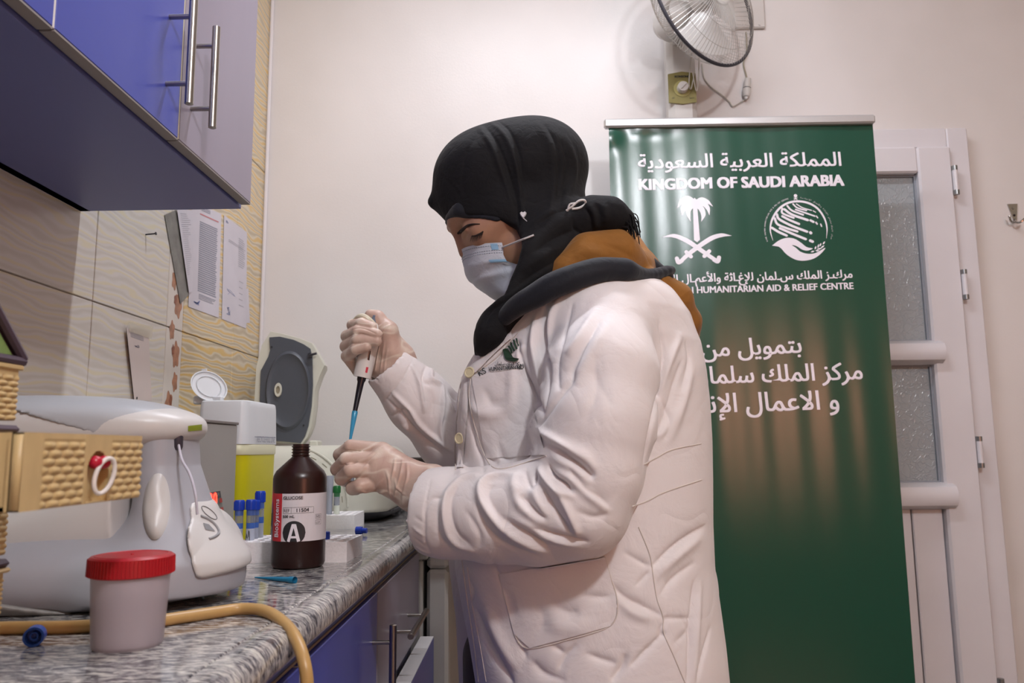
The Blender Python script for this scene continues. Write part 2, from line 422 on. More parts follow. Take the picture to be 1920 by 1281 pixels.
# ---------------------------------------------------------------- base cabinets, worktop, wall cabinet
BLUE = M('blue laminate', '#434ea6', .3, var=.05, vscale=3)
LIL = M('lilac laminate', '#8f8797', .32, var=.05, vscale=5, stretch=(1, 1, .2))
EDGE = M('cream edge band', '#c9c0a4', .45)
DARKB = M('blue grey laminate', '#4a5078', .35, var=.03)
STEEL = M('brushed steel', '#a59f99', .28, 1, bump=.05, bscale=300, stretch=(1, 1, .05))
def bar_handle(parent, a, b, out, offs=(.16, .84), r=.006):
    """bar from a to b standing off by vector out"""
    a, b, out = map(lambda q: np.array(q, float), (a, b, out)); m = MB()
    m.tube([a, a + (b - a) * .004, a + (b - a) * .996, b], r, 16, rs=[r * .8, r, r, r * .8])
    for t in offs:
        p = a + (b - a) * t; m.tube([p - out, p], r * .62, 12)
    return m.build('handle', STEEL, parent)
bc = thing('base_cabinet', (-.5, 1.0, 0), 'blue and lilac laminate base cabinet under the granite worktop', 'cabinet')
MB().box((XL, -.8, .08), (-.268, 1.86, .8448), .001).build('carcass', DARKB, bc)
MB().box((XL, -.8, 0), (-.33, 1.86, .08)).build('plinth', M('dark plinth', '#3b3b42', .5), bc)
MB().box((-.268, -.8, .8255), (-.258, 1.86, .8448)).build('top_rail', M('blue rail', '#4a5688', .4), bc)
MB().box((-.2675, -.8, .8225), (-.2565, 1.86, .8255)).build('edge_strip', M('wood edge', '#8a7a60', .5), bc)
y = 1.342
for k in range(4):
    y0 = y - .45 + .003
    d = MB().box((-.268, y0, .09), (-.250, y, .821), .001).build('door', BLUE, bc)
    MB().box((-.2665, y, .09), (-.2505, y + .0028, .821)).build('edge_band', EDGE, d)
    bar_handle(d, (-.217, y - .038, .777), (-.217, y - .038, .58), (.034, 0, 0), (.14, .86))
    y = y0 - .004
d = MB().box((-.268, 1.347, .64), (-.250, 1.852, .821), .001).build('drawer', LIL, bc)
bar_handle(d, (-.217, 1.50, .7135), (-.217, 1.735, .7135), (.034, 0, 0), (.17, .80))
d = MB().box((-.245, 1.347, .36), (-.215, 1.852, .632), .001).build('drawer', BLUE, bc)
MB().box((-.2452, 1.347, .632), (-.2152, 1.852, .634)).build('edge_band', M('white edge band', '#d3cfce', .4), d)
MB().box((-.62, 1.36, .40), (-.245, 1.84, .60)).build('drawer_box', M('drawer side', '#c9c5c0', .5), d)
d = MB().box((-.268, 1.347, .09), (-.250, 1.852, .352), .001).build('drawer', BLUE, bc)
bar_handle(d, (-.217, 1.50, .26), (-.217, 1.735, .26), (.034, 0, 0), (.17, .80))

def granite():
    t = NT('grey granite')
    v1 = t.coord((60, 190, 60)); v2 = t.coord((150, 420, 150)); v3 = t.coord((14, 26, 14))
    a = t.noise(1, 4, .6, v1, .6); b = t.noise(1, 3, .3, v2); c = t.noise(1, 2, 0, v3)
    s_ = t.math('ADD', t.math('MULTIPLY', a, .75), t.math('ADD', t.math('MULTIPLY', b, .25), t.math('MULTIPLY', t.math('SUBTRACT', c, .5), .22)))
    t.l(t.ramp(s_, [(.40, lin('#2f2f34')), (.465, lin('#68666b')), (.52, lin('#9c9997')), (.59, lin('#bdb9b2')), (.70, lin('#d6d1c6'))]), t.b.inputs['Base Color'])
    t.b.inputs['Roughness'].default_value = .12; t.b.inputs['Coat Weight'].default_value = .3; t.b.inputs['Coat Roughness'].default_value = .05
    return t.m
GR = granite()
wt = thing('worktop', (-.5, .8, CT), 'speckled grey granite worktop with rounded front edge along the tiled wall', 'countertop')
pr = [(XL, .845), (-.27, .845), (-.2405, .845), (-.2368, .848), (-.2352, .853), (-.2352, .862), (-.2372, .870), (-.242, .876), (-.249, .879), (-.258, .8798), (-.2655, .8795), (-.267, .8782), (-.2685, .8797), (-.272, CT), (XL, CT)]
MB().prism(pr, -.8, 1.864, 'y').build('slab', GR, wt)
MB().box((XL, 1.866, .845), (.16, YB, CT), .002).build('slab', GR, wt)
bsp = thing('backsplash', (-.3, YB, CT), 'upright granite strip along the white wall behind the back worktop', 'backsplash')
MB().box((XL + .016, YB - .02, CT), (.16, YB, .99), .002).build('strip', GR, bsp)

wc = thing('wall_cabinet', (-.68, .6, 1.505), 'blue and lilac wall cabinet with steel bar handles above the worktop', 'cabinet')
BOT = M('dull blue cabinet underside', '#5f67a0', .4)
ZB = 1.505; xd = -.507
c_ = MB().box((XL, -.4, ZB), (XL + .018, 1.405, 2.25)).box((XL, -.4, 2.232), (xd - .02, 1.405, 2.25)).box((XL, 1.387, ZB + .02), (xd - .02, 1.405, 2.232)).box((XL, -.4, ZB + .02), (xd - .02, -.382, 2.232))
c_.build('carcass', DARKB, wc)
MB().box((XL, -.4, ZB), (xd - .02, 1.405, ZB + .018), .001).build('bottom_panel', BOT, wc)
yd = [1.398, 1.091, .784, .477, .17, -.137]
for k in range(5):
    y1, y0 = yd[k], yd[k + 1]
    d = MB().box((xd - .018, y0 + .0035, ZB + .008), (xd, y1 - .0005, 2.25), .0012).build('door', LIL if k == 0 else BLUE, wc)
    ed = M('white edge band', '#d3cfce', .4)
    MB().box((xd - .017, y0 + .0003, ZB + .008), (xd - .0006, y0 + .0035, 2.25), .0005).build('edge_band', EDGE if k == 0 else ed, d)
    MB().box((xd - .0175, y0 + .0035, ZB + .0055), (xd - .0005, y1 - .0005, ZB + .008)).build('bottom_band', M('grey edge band', '#8b8584', .5), d)
    if k < 2:
        yy = y0 + .038 if k == 0 else y1 - .045
        bar_handle(d, (-.473, yy, ZB + .04), (-.473, yy, ZB + .205), (.034, 0, 0), (.19, .81))
    else: bar_handle(d, (-.473, y0 + .04 if k % 2 == 0 else y1 - .045, ZB + .04), (-.473, y0 + .04 if k % 2 == 0 else y1 - .045, ZB + .205), (.034, 0, 0), (.19, .81))

fr = thing('refrigerator', (-.5, 2.13, 0), 'small white refrigerator standing under the back worktop beside the drawers', 'refrigerator')
FW = M('white enamel', '#c8c6c4', .35)
MB().box((-.80, 1.885, .02), (-.245, 2.37, .80), .006).build('body', FW, fr)
MB().box((-.80, 1.875, .80), (-.232, 2.37, .843), .004).build('top', FW, fr)
dd = MB().box((-.236, 1.885, .05), (-.186, 2.37, .776), .008).build('door', FW, fr)
MB().box((-.236, 1.885, .778), (-.186, 2.37, .805), .008).build('door_cap', FW, dd)
MB().box((-.70, 1.9, 0), (-.3, 1.95, .02)).build('foot', M('dark plinth', '#3b3b42', .5), fr)
MB().box((-.70, 2.3, 0), (-.3, 2.35, .02)).build('foot', M('dark plinth', '#3b3b42', .5), fr)

# ---------------------------------------------------------------- roll-up banner
BY = 2.2
BX0, BX1, BZ1 = aty(1141, 250, BY)[0], aty(1637, 240, BY)[0], aty(1385, 236, BY)[2]
def bwave(x, z):
    u = x - BX0; top = np.clip((z - 1.25) / .7, 0, 1)
    wv = .0006 * math.sin(u * 95 + 1.5 * math.sin(z * 3)) * math.exp(-u * 3.2) * top
    wv += .0008 * math.sin(u * 62 + z * 1.5 + .6) * math.exp(-((z - 1.15) / .3) ** 2)
    wv += .0022 * math.sin(u * 21 + .8 * z) * (.4 + .6 * top) * math.exp(-u * 1.2)
    wv += .006 * math.exp(-((u - .11) / .07) ** 2) * math.exp(-((BZ1 - z) / .022) ** 2)
    wv += .008 * math.exp(-(u / .03) ** 2 - ((BZ1 - .03 - z) / .03) ** 2)
    return wv
def bsurf(x, z, e=0): return (x, BY - bwave(x, z) - e, z)
def bp(px, py): p = aty(px, py, BY); return (p[0], p[2])
bn = thing('roll_up_banner', ((BX0 + BX1) / 2, BY, 0), 'green roll-up banner with white lettering and two white emblems before the door', 'banner')
t = NT('green banner vinyl'); t.b.inputs['Base Color'].default_value = lin('#0c4737'); t.b.inputs['Roughness'].default_value = .21
t.b.inputs['Specular IOR Level'].default_value = .6; GV = t.m
wvt = t.n('ShaderNodeTexWave', wave_type='BANDS', bands_direction='Z'); wvt.inputs['Scale'].default_value = 130; wvt.inputs['Distortion'].default_value = 1.5
t.l(t.coord(), wvt.inputs['Vector']); bnz = t.noise(35, 2, vec=t.coord((1, 1, .3)))
t.bump(t.math('ADD', t.math('MULTIPLY', wvt.outputs['Fac'], .25), bnz), .12, .001)
MB().grid(lambda x, z: bsurf(x, z), np.linspace(BX0, BX1, 150), np.linspace(.06, BZ1, 200)).build('sheet', GV, bn)
ALU = M('satin aluminium', '#c9c9cb', .3, .6)
x0, x1 = aty(1132, 238, BY)[0], aty(1638, 228, BY)[0]
MB().box((x0, BY - .016, BZ1 - .004), (x1, BY + .006, aty(1385, 222, BY)[2]), .005).build('top_rail', ALU, bn)
MB().box((BX0 - .02, BY - .06, .0), (BX1 + .02, BY + .06, .07), .02).build('base_housing', ALU, bn)
MB().tube([((BX0 + BX1) / 2, BY + .02, .05), ((BX0 + BX1) / 2, BY + .02, BZ1)], .008).build('pole', ALU, bn)
LW = M('white print', '#e6e2ea', .3)
P = Print()
P.text(shape('المملكة العربية السعودية'), bp(1197, 316), bp(1577, 311), .95, .0011)
P.text('KINGDOM OF SAUDI ARABIA', bp(1199, 356), bp(1582, 348), 1.02, .0022)
P.text(shape('مركـز الملك سـلمان للإغـاثة والأعمـال الإنسانية').replace('ـ', '\u0640'), bp(1203, 532), bp(1598, 521), 1.05, .0008)
P.text('KING SALMAN HUMANITARIAN AID & RELIEF CENTRE', bp(1192, 553), bp(1600, 542), 1.05, .0008)
P.text(shape('بتمويل من'), bp(1316, 670), bp(1503, 661), 1.0, .0012)
P.text(shape('مركز الملك سلمان للإغاثة'), bp(1180, 724), bp(1617, 711), 1.02, .0012)
P.text(shape('و الاعمال الإنسانية'), bp(1222, 777), bp(1573, 767), 1.02, .0012)
P.build('lettering', bsurf, LW, bn)
# palm above crossed swords
z1 = lambda x, y: bp(1180 + x / 7.118, 340 + y / 7.118)
def stripz(P, f, pts, wd, s, rnd=False, n=6): P.strip([f(*p) for p in pts], [q * s for q in wd] if not np.isscalar(wd) else wd * s, n, rnd)
PM = Print(); ps = (BX1 - BX0) / 496 / 7.118
PM.poly([z1(*p) for p in ((848, 335), (905, 335), (942, 780), (905, 815), (862, 785))])
for pts, wd in ((((880, 290), (780, 240), (700, 270), (640, 355)), (60, 95, 70, 2)), (((870, 300), (770, 300), (720, 370), (705, 460)), (60, 100, 75, 2)),
                (((860, 310), (790, 370), (790, 450), (818, 540)), (60, 80, 50, 2)), (((880, 290), (960, 245), (1040, 275), (1113, 340)), (50, 60, 50, 2)),
                (((880, 300), (985, 300), (1045, 360), (1068, 455)), (50, 75, 55, 2)), (((885, 310), (960, 370), (985, 450), (960, 540)), (50, 75, 60, 2))):
    stripz(PM, z1, pts, wd, ps)
PM.poly([z1(*p) for p in ((868, 222), (900, 250), (940, 300), (900, 345), (850, 345), (800, 300), (850, 250))])
for pts in (((440, 745), (600, 728), (760, 790), (905, 885), (1060, 995), (1150, 1055)), ((1362, 728), (1230, 722), (1090, 765), (905, 885), (770, 990), (690, 1065))):
    stripz(PM, z1, pts, (3, 52, 62, 58, 52, 50), ps)
for pts in (((1130, 1050), (1178, 1072), (1195, 1020)), ((700, 1060), (655, 1082), (635, 1030))): stripz(PM, z1, pts, 55, ps, True)
for pts in (((1065, 935), (1000, 1000)), ((760, 945), (822, 1005))): stripz(PM, z1, pts, 52, ps, True)
PM.build('palm_emblem', bsurf, LW, bn)
z2 = lambda x, y: bp(1420 + x / 8.006, 350 + y / 8.006)
RE = Print(); rs_ = (BX1 - BX0) / 496 / 8.006
ring = [(235, 810), (195, 650), (225, 490), (320, 340), (450, 250), (600, 222), (760, 248), (900, 330), (1000, 470), (1042, 620), (1035, 780)]
stripz(RE, z2, ring, (4, 20, 30, 32, 32, 32, 32, 30, 26, 20, 3), rs_, n=8)
for pts, wd in ((((535, 262), (600, 320), (735, 360)), 22), (((585, 262), (680, 320), (810, 358)), 16), (((835, 365), (872, 387)), 14), (((575, 345), (700, 390), (860, 445)), 24), (((885, 445), (903, 470)), 20),
                (((450, 290), (520, 360), (685, 425)), 28), (((375, 330), (370, 390), (440, 430), (545, 470)), 30), (((405, 340), (520, 420), (755, 505)), 36), (((795, 508), (840, 532)), 34), (((878, 540), (895, 562)), 26), (((948, 565), (962, 598)), 20),
                (((375, 445), (480, 500), (625, 562)), 34), (((295, 415), (330, 490), (520, 590), (745, 678)), 36), (((795, 692), (802, 698)), 44), (((262, 475), (300, 560), (430, 620), (600, 675)), 34), (((338, 625), (520, 705), (725, 790)), 36), (((792, 812), (828, 828)), 40), (((220, 618), (320, 680), (440, 735)), 36)):
    stripz(RE, z2, pts, wd, rs_, True)
RE.poly([z2(*p) for p in spline([(222, 885), (330, 805), (450, 768), (560, 785), (650, 840), (740, 910), (830, 930), (750, 962), (670, 945), (590, 895), (520, 880), (580, 920), (650, 980), (760, 1010), (880, 995), (1016, 920), (960, 1000), (850, 1080), (720, 1112), (600, 1105), (500, 1060), (420, 1000), (360, 930), (300, 890)], 4)[:-1]])
for a, b in (((800, 985), (855, 968)), ((868, 965), (930, 962)), ((862, 945), (880, 895)), ((905, 925), (920, 865)), ((935, 900), (955, 850)), ((980, 870), (1012, 825)), ((890, 945), (968, 925)), ((950, 925), (1003, 885))): stripz(RE, z2, (a, b), (4, 26, 4), rs_)
stripz(RE, z2, ((572, 160), (572, 190)), 14, rs_); RE.disc(z2(572, 138), 26 * rs_); stripz(RE, z2, ((545, 200), (600, 168)), 9, rs_); stripz(RE, z2, ((600, 200), (545, 168)), 9, rs_)
c0 = np.array(z2(618, 650)); r0 = 485 * rs_
def arc_text(P, body, a0, a1, hs):
    for i, ch in enumerate(body):
        if ch == ' ': continue
        a = math.radians(a0 + (a1 - a0) * (i + .5) / len(body)); h = abs(math.radians(a1 - a0)) / len(body) * r0 * .36
        p = c0 + r0 * np.array([math.cos(a), math.sin(a)]); tq = np.array([math.sin(a), -math.cos(a)])
        P.text(ch, p - tq * h, p + tq * h, hs, 0, size=r0 * .062)
arc_text(RE, 'KING SALMAN HUMANITARIAN AID & RELIEF CENTRE', 200, 104, 1.0)
arc_text(RE, shape('مركز الملك سلمان للإغاثة والأعمال الإنسانية'), 84, -18, 1.0)
RE.build('relief_emblem', bsurf, LW, bn)

# ---------------------------------------------------------------- wall fan with cord and plug
FP = M('white fan plastic', '#cfccc8', .35); FG = M('fan grille wire', '#c2bfba', .3, .5); DK = M('dark fan ring', '#34343c', .5)
fn = thing('wall_fan', (.53, YB, 2.2), 'white wall fan with wire grille above the banner', 'fan')
cxn = aty(1276, 180, 2.37)[0]
MB().box((cxn - .044, 2.335, aty(1276, 228, 2.37)[2] - .05), (cxn + .046, YB, 2.42), .018).build('wall_bracket', FP, fn)
pz0, pz1 = aty(1278, 195, 2.33)[2], aty(1278, 135, 2.33)[2]; pxa, pxb = aty(1253, 165, 2.333)[0], aty(1305, 165, 2.333)[0]
GO = M('gold fan panel', '#857c4c', .35, .3)
pc = (pxa + pxb) / 2; pm = (pz0 + pz1) / 2
pn = MB().prism([(pxa, pz0 + .006), (pc, pz0), (pxb, pz0 + .006), (pxb, pz1 - .004), (pc, pz1 + .002), (pxa, pz1 - .006)], 2.336, 2.331, 'y').build('control_panel', GO, fn)
kz = pm - .002
MB().lathe([(.0, .0), (.027, 0), (.027, .0015), (0, .0015)], (pc, 2.331, kz), rot('X', 90)).build('dial_ring', M('pale gold', '#a39b62', .4, .2), pn)
MB().lathe([(.0, .0), (.0175, 0), (.0165, .016), (.015, .018), (0, .018)], (pc, 2.3295, kz), rot('X', 90)).box((pc - .0015, 2.309, kz - .012), (pc + .0015, 2.3115, kz + .012), R=rot('Y', 45)).build('knob', FP, pn)
P = Print(); P.text('KONSONI', (pc - .022, pz1 - .018), (pc + .02, pz1 - .018), 1, .0004)
P.text('off', (pxa + .01, pz0 + .018), (pxa + .018, pz0 + .018)); P.text('speed', (pxb - .022, pz0 + .018), (pxb - .008, pz0 + .018))
P.build('lettering', lambda u, v, e: (u, 2.331 - e, v), M('black print', '#26262a', .5), pn)
hub = aty(1320, -4, 2.14); A = rot('Z', 38) @ rot('X', 90)  # local +z = fan axis, towards the room
A = rot('Z', 36) @ rot('X', 84)
RR = .212
def cage(bul, zoff, nw, r_in, wr, spiral=0):
    m = MB()
    for i in range(nw):
        a = 2 * PI * i / nw; pts = []
        for s_ in np.linspace(0, 1, 9):
            r = r_in + (RR - r_in) * s_; b = a + spiral * (1 - s_)
            pts.append((r * math.cos(b), r * math.sin(b), zoff + bul * (1 - s_ ** 3)))
        m.tube(np.array(pts) @ A.T + hub, wr, 4, cap=False)
    for rr in (.5, .8):
        r = r_in + (RR - r_in) * rr; z = zoff + bul * (1 - rr ** 3)
        m.tube([tuple(np.array((r * math.cos(t), r * math.sin(t), z)) @ A.T + hub) for t in np.linspace(0, 2 * PI, 50)], wr, 4, cap=False)
    return m
front = cage(.055, .006, 100, .05, .00075).build('front_grille', FG, fn)
cage(-.085, -.006, 84, .05, .00075, .5).build('rear_grille', FG, fn)
MB().tube([tuple(np.array((RR * math.cos(t), RR * math.sin(t), z)) @ A.T + hub) for t in np.linspace(0, 2 * PI, 72) for z in (0,)], .0052, 8, cap=False).build('ring', DK, fn)
MB().lathe([(0, .062), (.045, .060), (.054, .056), (.055, .050), (.05, .047), (0, .047)], hub, A).build('hub_badge', FP, front)
MB().lathe([(0, .0), (.006, .0), (.006, .001), (0, .001)], np.array((-.006, -.004, .062)) @ A.T + hub, A, n=12).build('badge_dot', M('violet dot', '#5a3f9a', .4), front)
BL = M('translucent fan blade', '#d9d8d6', .3, trans=.35)
for k in range(3):
    a0 = k * 2 * PI / 3 + .5; m = MB()
    m.grid(lambda u, v: tuple(np.array(((.03 + .145 * u) * math.cos(a0 + (v - .5) * (.7 + .7 * u)), (.03 + .145 * u) * math.sin(a0 + (v - .5) * (.7 + .7 * u)), -.015 + (v - .5) * .05 * (1 - .3 * u))) @ A.T + hub), np.linspace(0, 1, 8), np.linspace(0, 1, 8))
    m.build('blade', BL, fn)
MB().lathe([(0, .01), (.03, .008), (.034, -.03), (0, -.03)], hub, A).build('blade_hub', FP, fn)
MB().lathe([(0, -.03), (.05, -.09), (.055, -.1), (.05, -.16), (.03, -.18), (0, -.18)], hub, A).build('motor_housing', FP, fn)
pb = np.array((0, 0, -.13)) @ A.T + hub
MB().tube([pb, (pb + np.array((cxn, 2.38, 2.34))) / 2, (cxn, 2.38, 2.33)], .022, 14).build('neck', FP, fn)
CW = M('white cord', '#bdb8ae', .5)
for k, (pxs, y0) in enumerate((((1297, 1292, 1296, 1303), 135), ((1311, 1309, 1305, 1299), 138))):
    MB().tube(spline([aty(x, y, 2.325 - .004 * k) for x, y in zip(pxs, (95, y0 + 20, y0 + 31, y0 - 2))], 6), .0018, 6).build('pull_cord', CW, fn)
pl = aty(1395, 20, YB)
MB().box((aty(1372, 0, YB)[0], YB - .012, aty(1400, 56, YB)[2]), (aty(1431, 0, YB)[0], YB, 2.58), .004).lathe([(0, 0), (.004, 0), (.003, .003), (0, .003)], (aty(1422, 50, YB)[0], YB - .011, aty(1422, 50, YB)[2]), rot('X', 90), n=12).build('wall_plate', M('wall plate', '#c3beba', .4), None, label='white plate fixed to wall behind the fan grille')
tag(bpy.data.objects['wall_plate'], cat='plate')
wp = lambda px, py, d=.006: aty(px, py, YB - d)
MB().tube(spline([wp(*p) for p in ((1399, 60), (1400, 100), (1394, 118), (1399, 140), (1402, 152))], 8), .0022, 7).build('supply_cord', M('tan cord', '#9a937f', .5), None, label='thin beige cord hanging from wall plate to socket connector')
tag(bpy.data.objects['supply_cord'], cat='cord')
MB().tube(spline([wp(*p) for p in ((1316, 120), (1320, 145), (1333, 163), (1352, 177), (1367, 190), (1374, 199), (1386, 193), (1398, 186), (1400, 182))], 6), .0022, 7).build('fan_cord', CW, None, label='thin white fan cord looping below the grille to the plug')
tag(bpy.data.objects['fan_cord'], cat='cord')
sk = thing('socket_connector', wp(1400, 165), 'white cord socket with plug hanging against wall beside fan', 'socket')
a, b = wp(1402, 150, .015), wp(1399, 186, .015); L = np.linalg.norm(b - a); Rk = align(b - a)
MB().lathe([(0, -.006), (.010, -.004), (.011, .006), (.011, L * .42), (0, L * .42)], a, Rk, 18).build('socket_body', FP, sk)
MB().lathe([(0, L * .42), (.0125, L * .42), (.0125, L * .46), (0, L * .46)], a, Rk, 18).build('seam_ring', DK, sk)
MB().lathe([(0, L * .46), (.013, L * .46), (.0135, L * .7), (.010, L * .86), (.006, L * .9), (.005, L), (0, L)], a, Rk, 18).build('plug_body', FP, sk)

hk = thing('coat_hook', (1.54, YB, 1.78), 'small steel double coat hook screwed to white wall', 'hook')
CH = M('chrome', '#b9b6b2', .18, 1)
hx = lambda px, py, d=0: aty(1840 + px / 16, 360 + py / 16, YB - d)
q = [hx(*p) for p in ((765, 375), (1060, 365), (1045, 880), (960, 900))]
MB().prism([(p[0], p[2]) for p in q], YB - .004, YB, 'y').build('back_plate', CH, hk)
MB().tube(spline([hx(1000, 830, .004), hx(1010, 905, .02), hx(1110, 925, .03), hx(1210, 880, .035), hx(1300, 800, .037)], 6), .0032, 10).build('prong', CH, hk)
MB().tube(spline([hx(985, 830, .004), hx(950, 920, .016), hx(880, 860, .024), hx(846, 745, .026)], 6), .0032, 10).lathe([(0, -.004), (.0035, -.0025), (.0042, 0), (.0035, .0025), (0, .004)], hx(846, 740, .026), n=12).build('prong', CH, hk)
MB().lathe([(0, 0), (.004, 0), (.003, .002), (0, .002)], hx(985, 700, .004), rot('X', 90), n=12).build('screw', M('dark screw', '#2d2326', .4, .6), hk)
MB().lathe([(0, 0), (.004, 0), (.003, .002), (0, .002)], hx(945, 490, .004), rot('X', 90), n=12).build('screw', CH, hk)

# ---------------------------------------------------------------- papers, strip and nail on the tiled wall
PAP = M('white paper', '#cbc7cf', .7, var=.03, vscale=12)
INK = M('grey ink', '#8d8f9c', .8); INKB = M('blue ink', '#6f7fb0', .8); INKR = M('red ink', '#c07f83', .8)
wpx = lambda px, py: (lambda p: (-p[1], p[2]))(atx(px, py, XL))
def wsurf(off, curl=None):
    def S(u, v, e): return (XL + off + e + (curl(u, v) if curl else 0), -u, v)
    return S
def sheet(name, poly, off, label, cat='paper', group=None, mat=None, th=.0006, curl=None):
    q = [wpx(*p) for p in poly]; c = np.mean(q, 0); t_ = thing(name, (XL + off, -c[0], c[1]), label, cat, group)
    S = wsurf(off, curl); n = len(q); nn = 10
    # bilinear patch between the four corners
    m = MB(); q = [np.array(a) for a in q]
    f0 = lambda u, v: (q[0] * (1 - u) + q[1] * u) * (1 - v) + (q[3] * (1 - u) + q[2] * u) * v
    m.grid(lambda u, v: S(*f0(u, v), 0), np.linspace(0, 1, nn), np.linspace(0, 1, nn)).grid(lambda u, v: S(*f0(u, v), th), np.linspace(0, 1, nn), np.linspace(0, 1, nn), True)
    m.build('sheet', mat or PAP, t_); return t_, S, f0
za = lambda x, y: (300 + x / 5.125, 380 + y / 5.125)
t1, S, f0 = sheet('document', [za(305, -20), za(585, 110), za(560, 1108), za(268, 1000)], .0008, 'printed price list in tape on the ochre tiles beneath wall cabinet, red line at top', 'paper', curl=lambda u, v: .0)
def lines(P, f0, u0, u1, v0, v1, n, hgt, jit=0):
    for i in range(n):
        v = v0 + (v1 - v0) * i / n; e = u1 - jit * random.random()
        P.poly([f0(u0, v), f0(u0, v + hgt), f0(e, v + hgt), f0(e, v)])
P = Print(); lines(P, f0, .26, .88, .16, .83, 34, .0115, .05); lines(P, f0, .3, .88, .845, .90, 4, .006, .2); lines(P, f0, .3, .6, .02, .06, 3, .006); P.build('print_lines', S, INK, t1, eps=.001)
P = Print(); lines(P, f0, .26, .9, .085, .1, 1, .012); P.build('red_line', S, INKR, t1, eps=.001)
def scribble(P, f0, u, v, su, sv, n=14, wd=.0012):
    P.strip([f0(u + su * (random.random() - .5), v + sv * (random.random() - .5)) for i in range(n)], wd, 4)
P = Print(); scribble(P, f0, .25, .93, .2, .05, 16); P.build('signature', S, INKB, t1, eps=.001)
t1, S, f0 = sheet('document', [za(612, 120), za(832, 285), za(824, 1210), za(590, 1118)], .0008, 'sparse white letter with blue stamp taped beside the price list', 'paper')
P = Print(); lines(P, f0, .62, .92, .12, .42, 14, .008, .1); lines(P, f0, .2, .8, .2, .23, 2, .006); lines(P, f0, .66, .9, .55, .85, 5, .007, .1); P.build('print_lines', S, M('faint ink', '#aaa9b2', .8), t1, eps=.001)
P = Print(); scribble(P, f0, .25, .9, .16, .08, 16); scribble(P, f0, .35, .72, .4, .06, 8, .0008); scribble(P, f0, .12, .05, .1, .03, 8); P.build('stamp', S, INKB, t1, eps=.001)
sheet('document', [za(700, 900), za(848, 820), za(862, 1155), za(715, 1175)], .0002, 'blank paper corner peeking from under the stamped letter', 'paper', th=.0003)
t1, S, f0 = sheet('document', [za(145, 60), za(318, 75), za(292, 850), za(262, 870)], .004, 'curling white sheet overlapping the grey plastic strip on the wall', 'paper', curl=lambda u, v: .0)
P = Print(); lines(P, f0, .15, .8, .05, .8, 30, .005, .3); P.build('print_lines', S, M('faint ink', '#aaa9b2', .8), t1, eps=.001)
CLR = M('grey plastic film', '#77756f', .12, var=.25, vscale=30, alpha=.85)
t1, S, f0 = sheet('plastic_strip', [za(38, 120), za(150, 70), za(272, 885), za(190, 975)], .0012, 'narrow grey glossy plastic strip hanging on tiles under wall cabinet', 'strip', mat=CLR, curl=lambda u, v: .0)
t1, S, f0 = sheet('leaning_note', [(232, 614), (274, 630), (280, 752), (247, 752)], .005, 'pinkish paper note taped upright to pale tiles behind the analyzer', 'paper', mat=M('pinkish paper', '#c9bdb8', .7), curl=lambda u, v: .0)
P = Print(); lines(P, f0, .15, .8, .03, .12, 5, .006, .3); scribble(P, f0, .4, .2, .25, .1, 8, .0012); P.build('pencil_marks', S, INK, t1, eps=.001)
P = Print(); P.disc(f0(.15, .96), .003, 10); P.build('ink_spot', S, M('black print', '#26262a', .5), t1, eps=.001)
# tape over the note
P = Print(); P.poly([wpx(236, 604), wpx(282, 612), wpx(278, 636), wpx(236, 622)]); P.build('tape', wsurf(.0063), M('yellowed tape', '#c9bfa8', .3, alpha=.45), t1)
nl = atx(273, 440, XL)
m = MB().tube([nl, nl + np.array((.022, 0, .002))], .0016, 8).lathe([(0, 0), (.0035, 0), (.0035, .0015), (0, .0015)], nl + np.array((.022, 0, .002)), align((1, 0, .1)), 12)
tag(m.build('nail', M('dark iron', '#43434a', .5, .7), None, label='dark iron nail sticking out of pale tile under wall cabinet'), cat='nail')

# ---------------------------------------------------------------- bottle with label
bz = CT; bc0 = atz(545, 1070, CT); bcx, bcy = bc0[0] - .001, bc0[1] + .04; br = .0405
topz = aty(545, 833, bcy)[2]; h = topz - CT
BR = M('brown plastic bottle', '#2a1512', .28, spec=.5)
bt = thing('reagent_bottle', (bcx, bcy, CT), 'open brown plastic bottle with white and red label on worktop', 'bottle')
nz_ = h - .031
MB().lathe([(0, .002), (.034, 0), (.038, .002), (br, .007), (br, nz_ - .022), (.0395, nz_ - .017), (.036, nz_ - .010), (.0135, h - .020), (.0125, h - .018), (.0125, h), (.0095, h), (.0095, h - .02), (.03, h - .05), (0, h - .052)], (bcx, bcy, CT), n=64).build('body', BR, bt)
m = MB()
for k in range(4):
    zz = h - .0175 + k * .0045
    m.lathe([(.012, zz - .0014), (.0143, zz - .0003), (.0143, zz + .0003), (.012, zz + .0014)], (bcx, bcy, CT), n=40)
m.build('screw_thread', BR, bt)
lz0, lz1 = aty(545, 1016, bcy - br)[2], aty(545, 926, bcy - br)[2]
def cyl(u, v, e): a = u / br; return (bcx + (br + e) * math.sin(a), bcy - (br + e) * math.cos(a), v)
def lab(px): # angle distance from px of the photograph
    s_ = (px - 545.5) / 50.3; return br * math.asin(max(-1, min(1, s_)))
def curved(u0, u1, z0, z1): P = Print(); us = np.linspace(u0, u1, 24); [P.poly([(a, z0), (b, z0), (b, z1), (a, z1)]) for a, b in zip(us[:-1], us[1:])]; return P
lb = curved(lab(506), lab(506) + .108, lz0, lz1).build('label', cyl, M('white label', '#d5d1d6', .35), bt, eps=.0003)
curved(lab(506), lab(526.5), lz0, lz1).build('red_band', cyl, M('red label band', '#c8333d', .35), lb, eps=.0005)
zl = lambda py: lz1 + (py - 926.5) / (1016 - 926.5) * (lz0 - lz1)
P = Print()
P.text('GLUCOSE', (lab(529.5), zl(937.5)), (lab(565), zl(937.2)), 1, .0001)
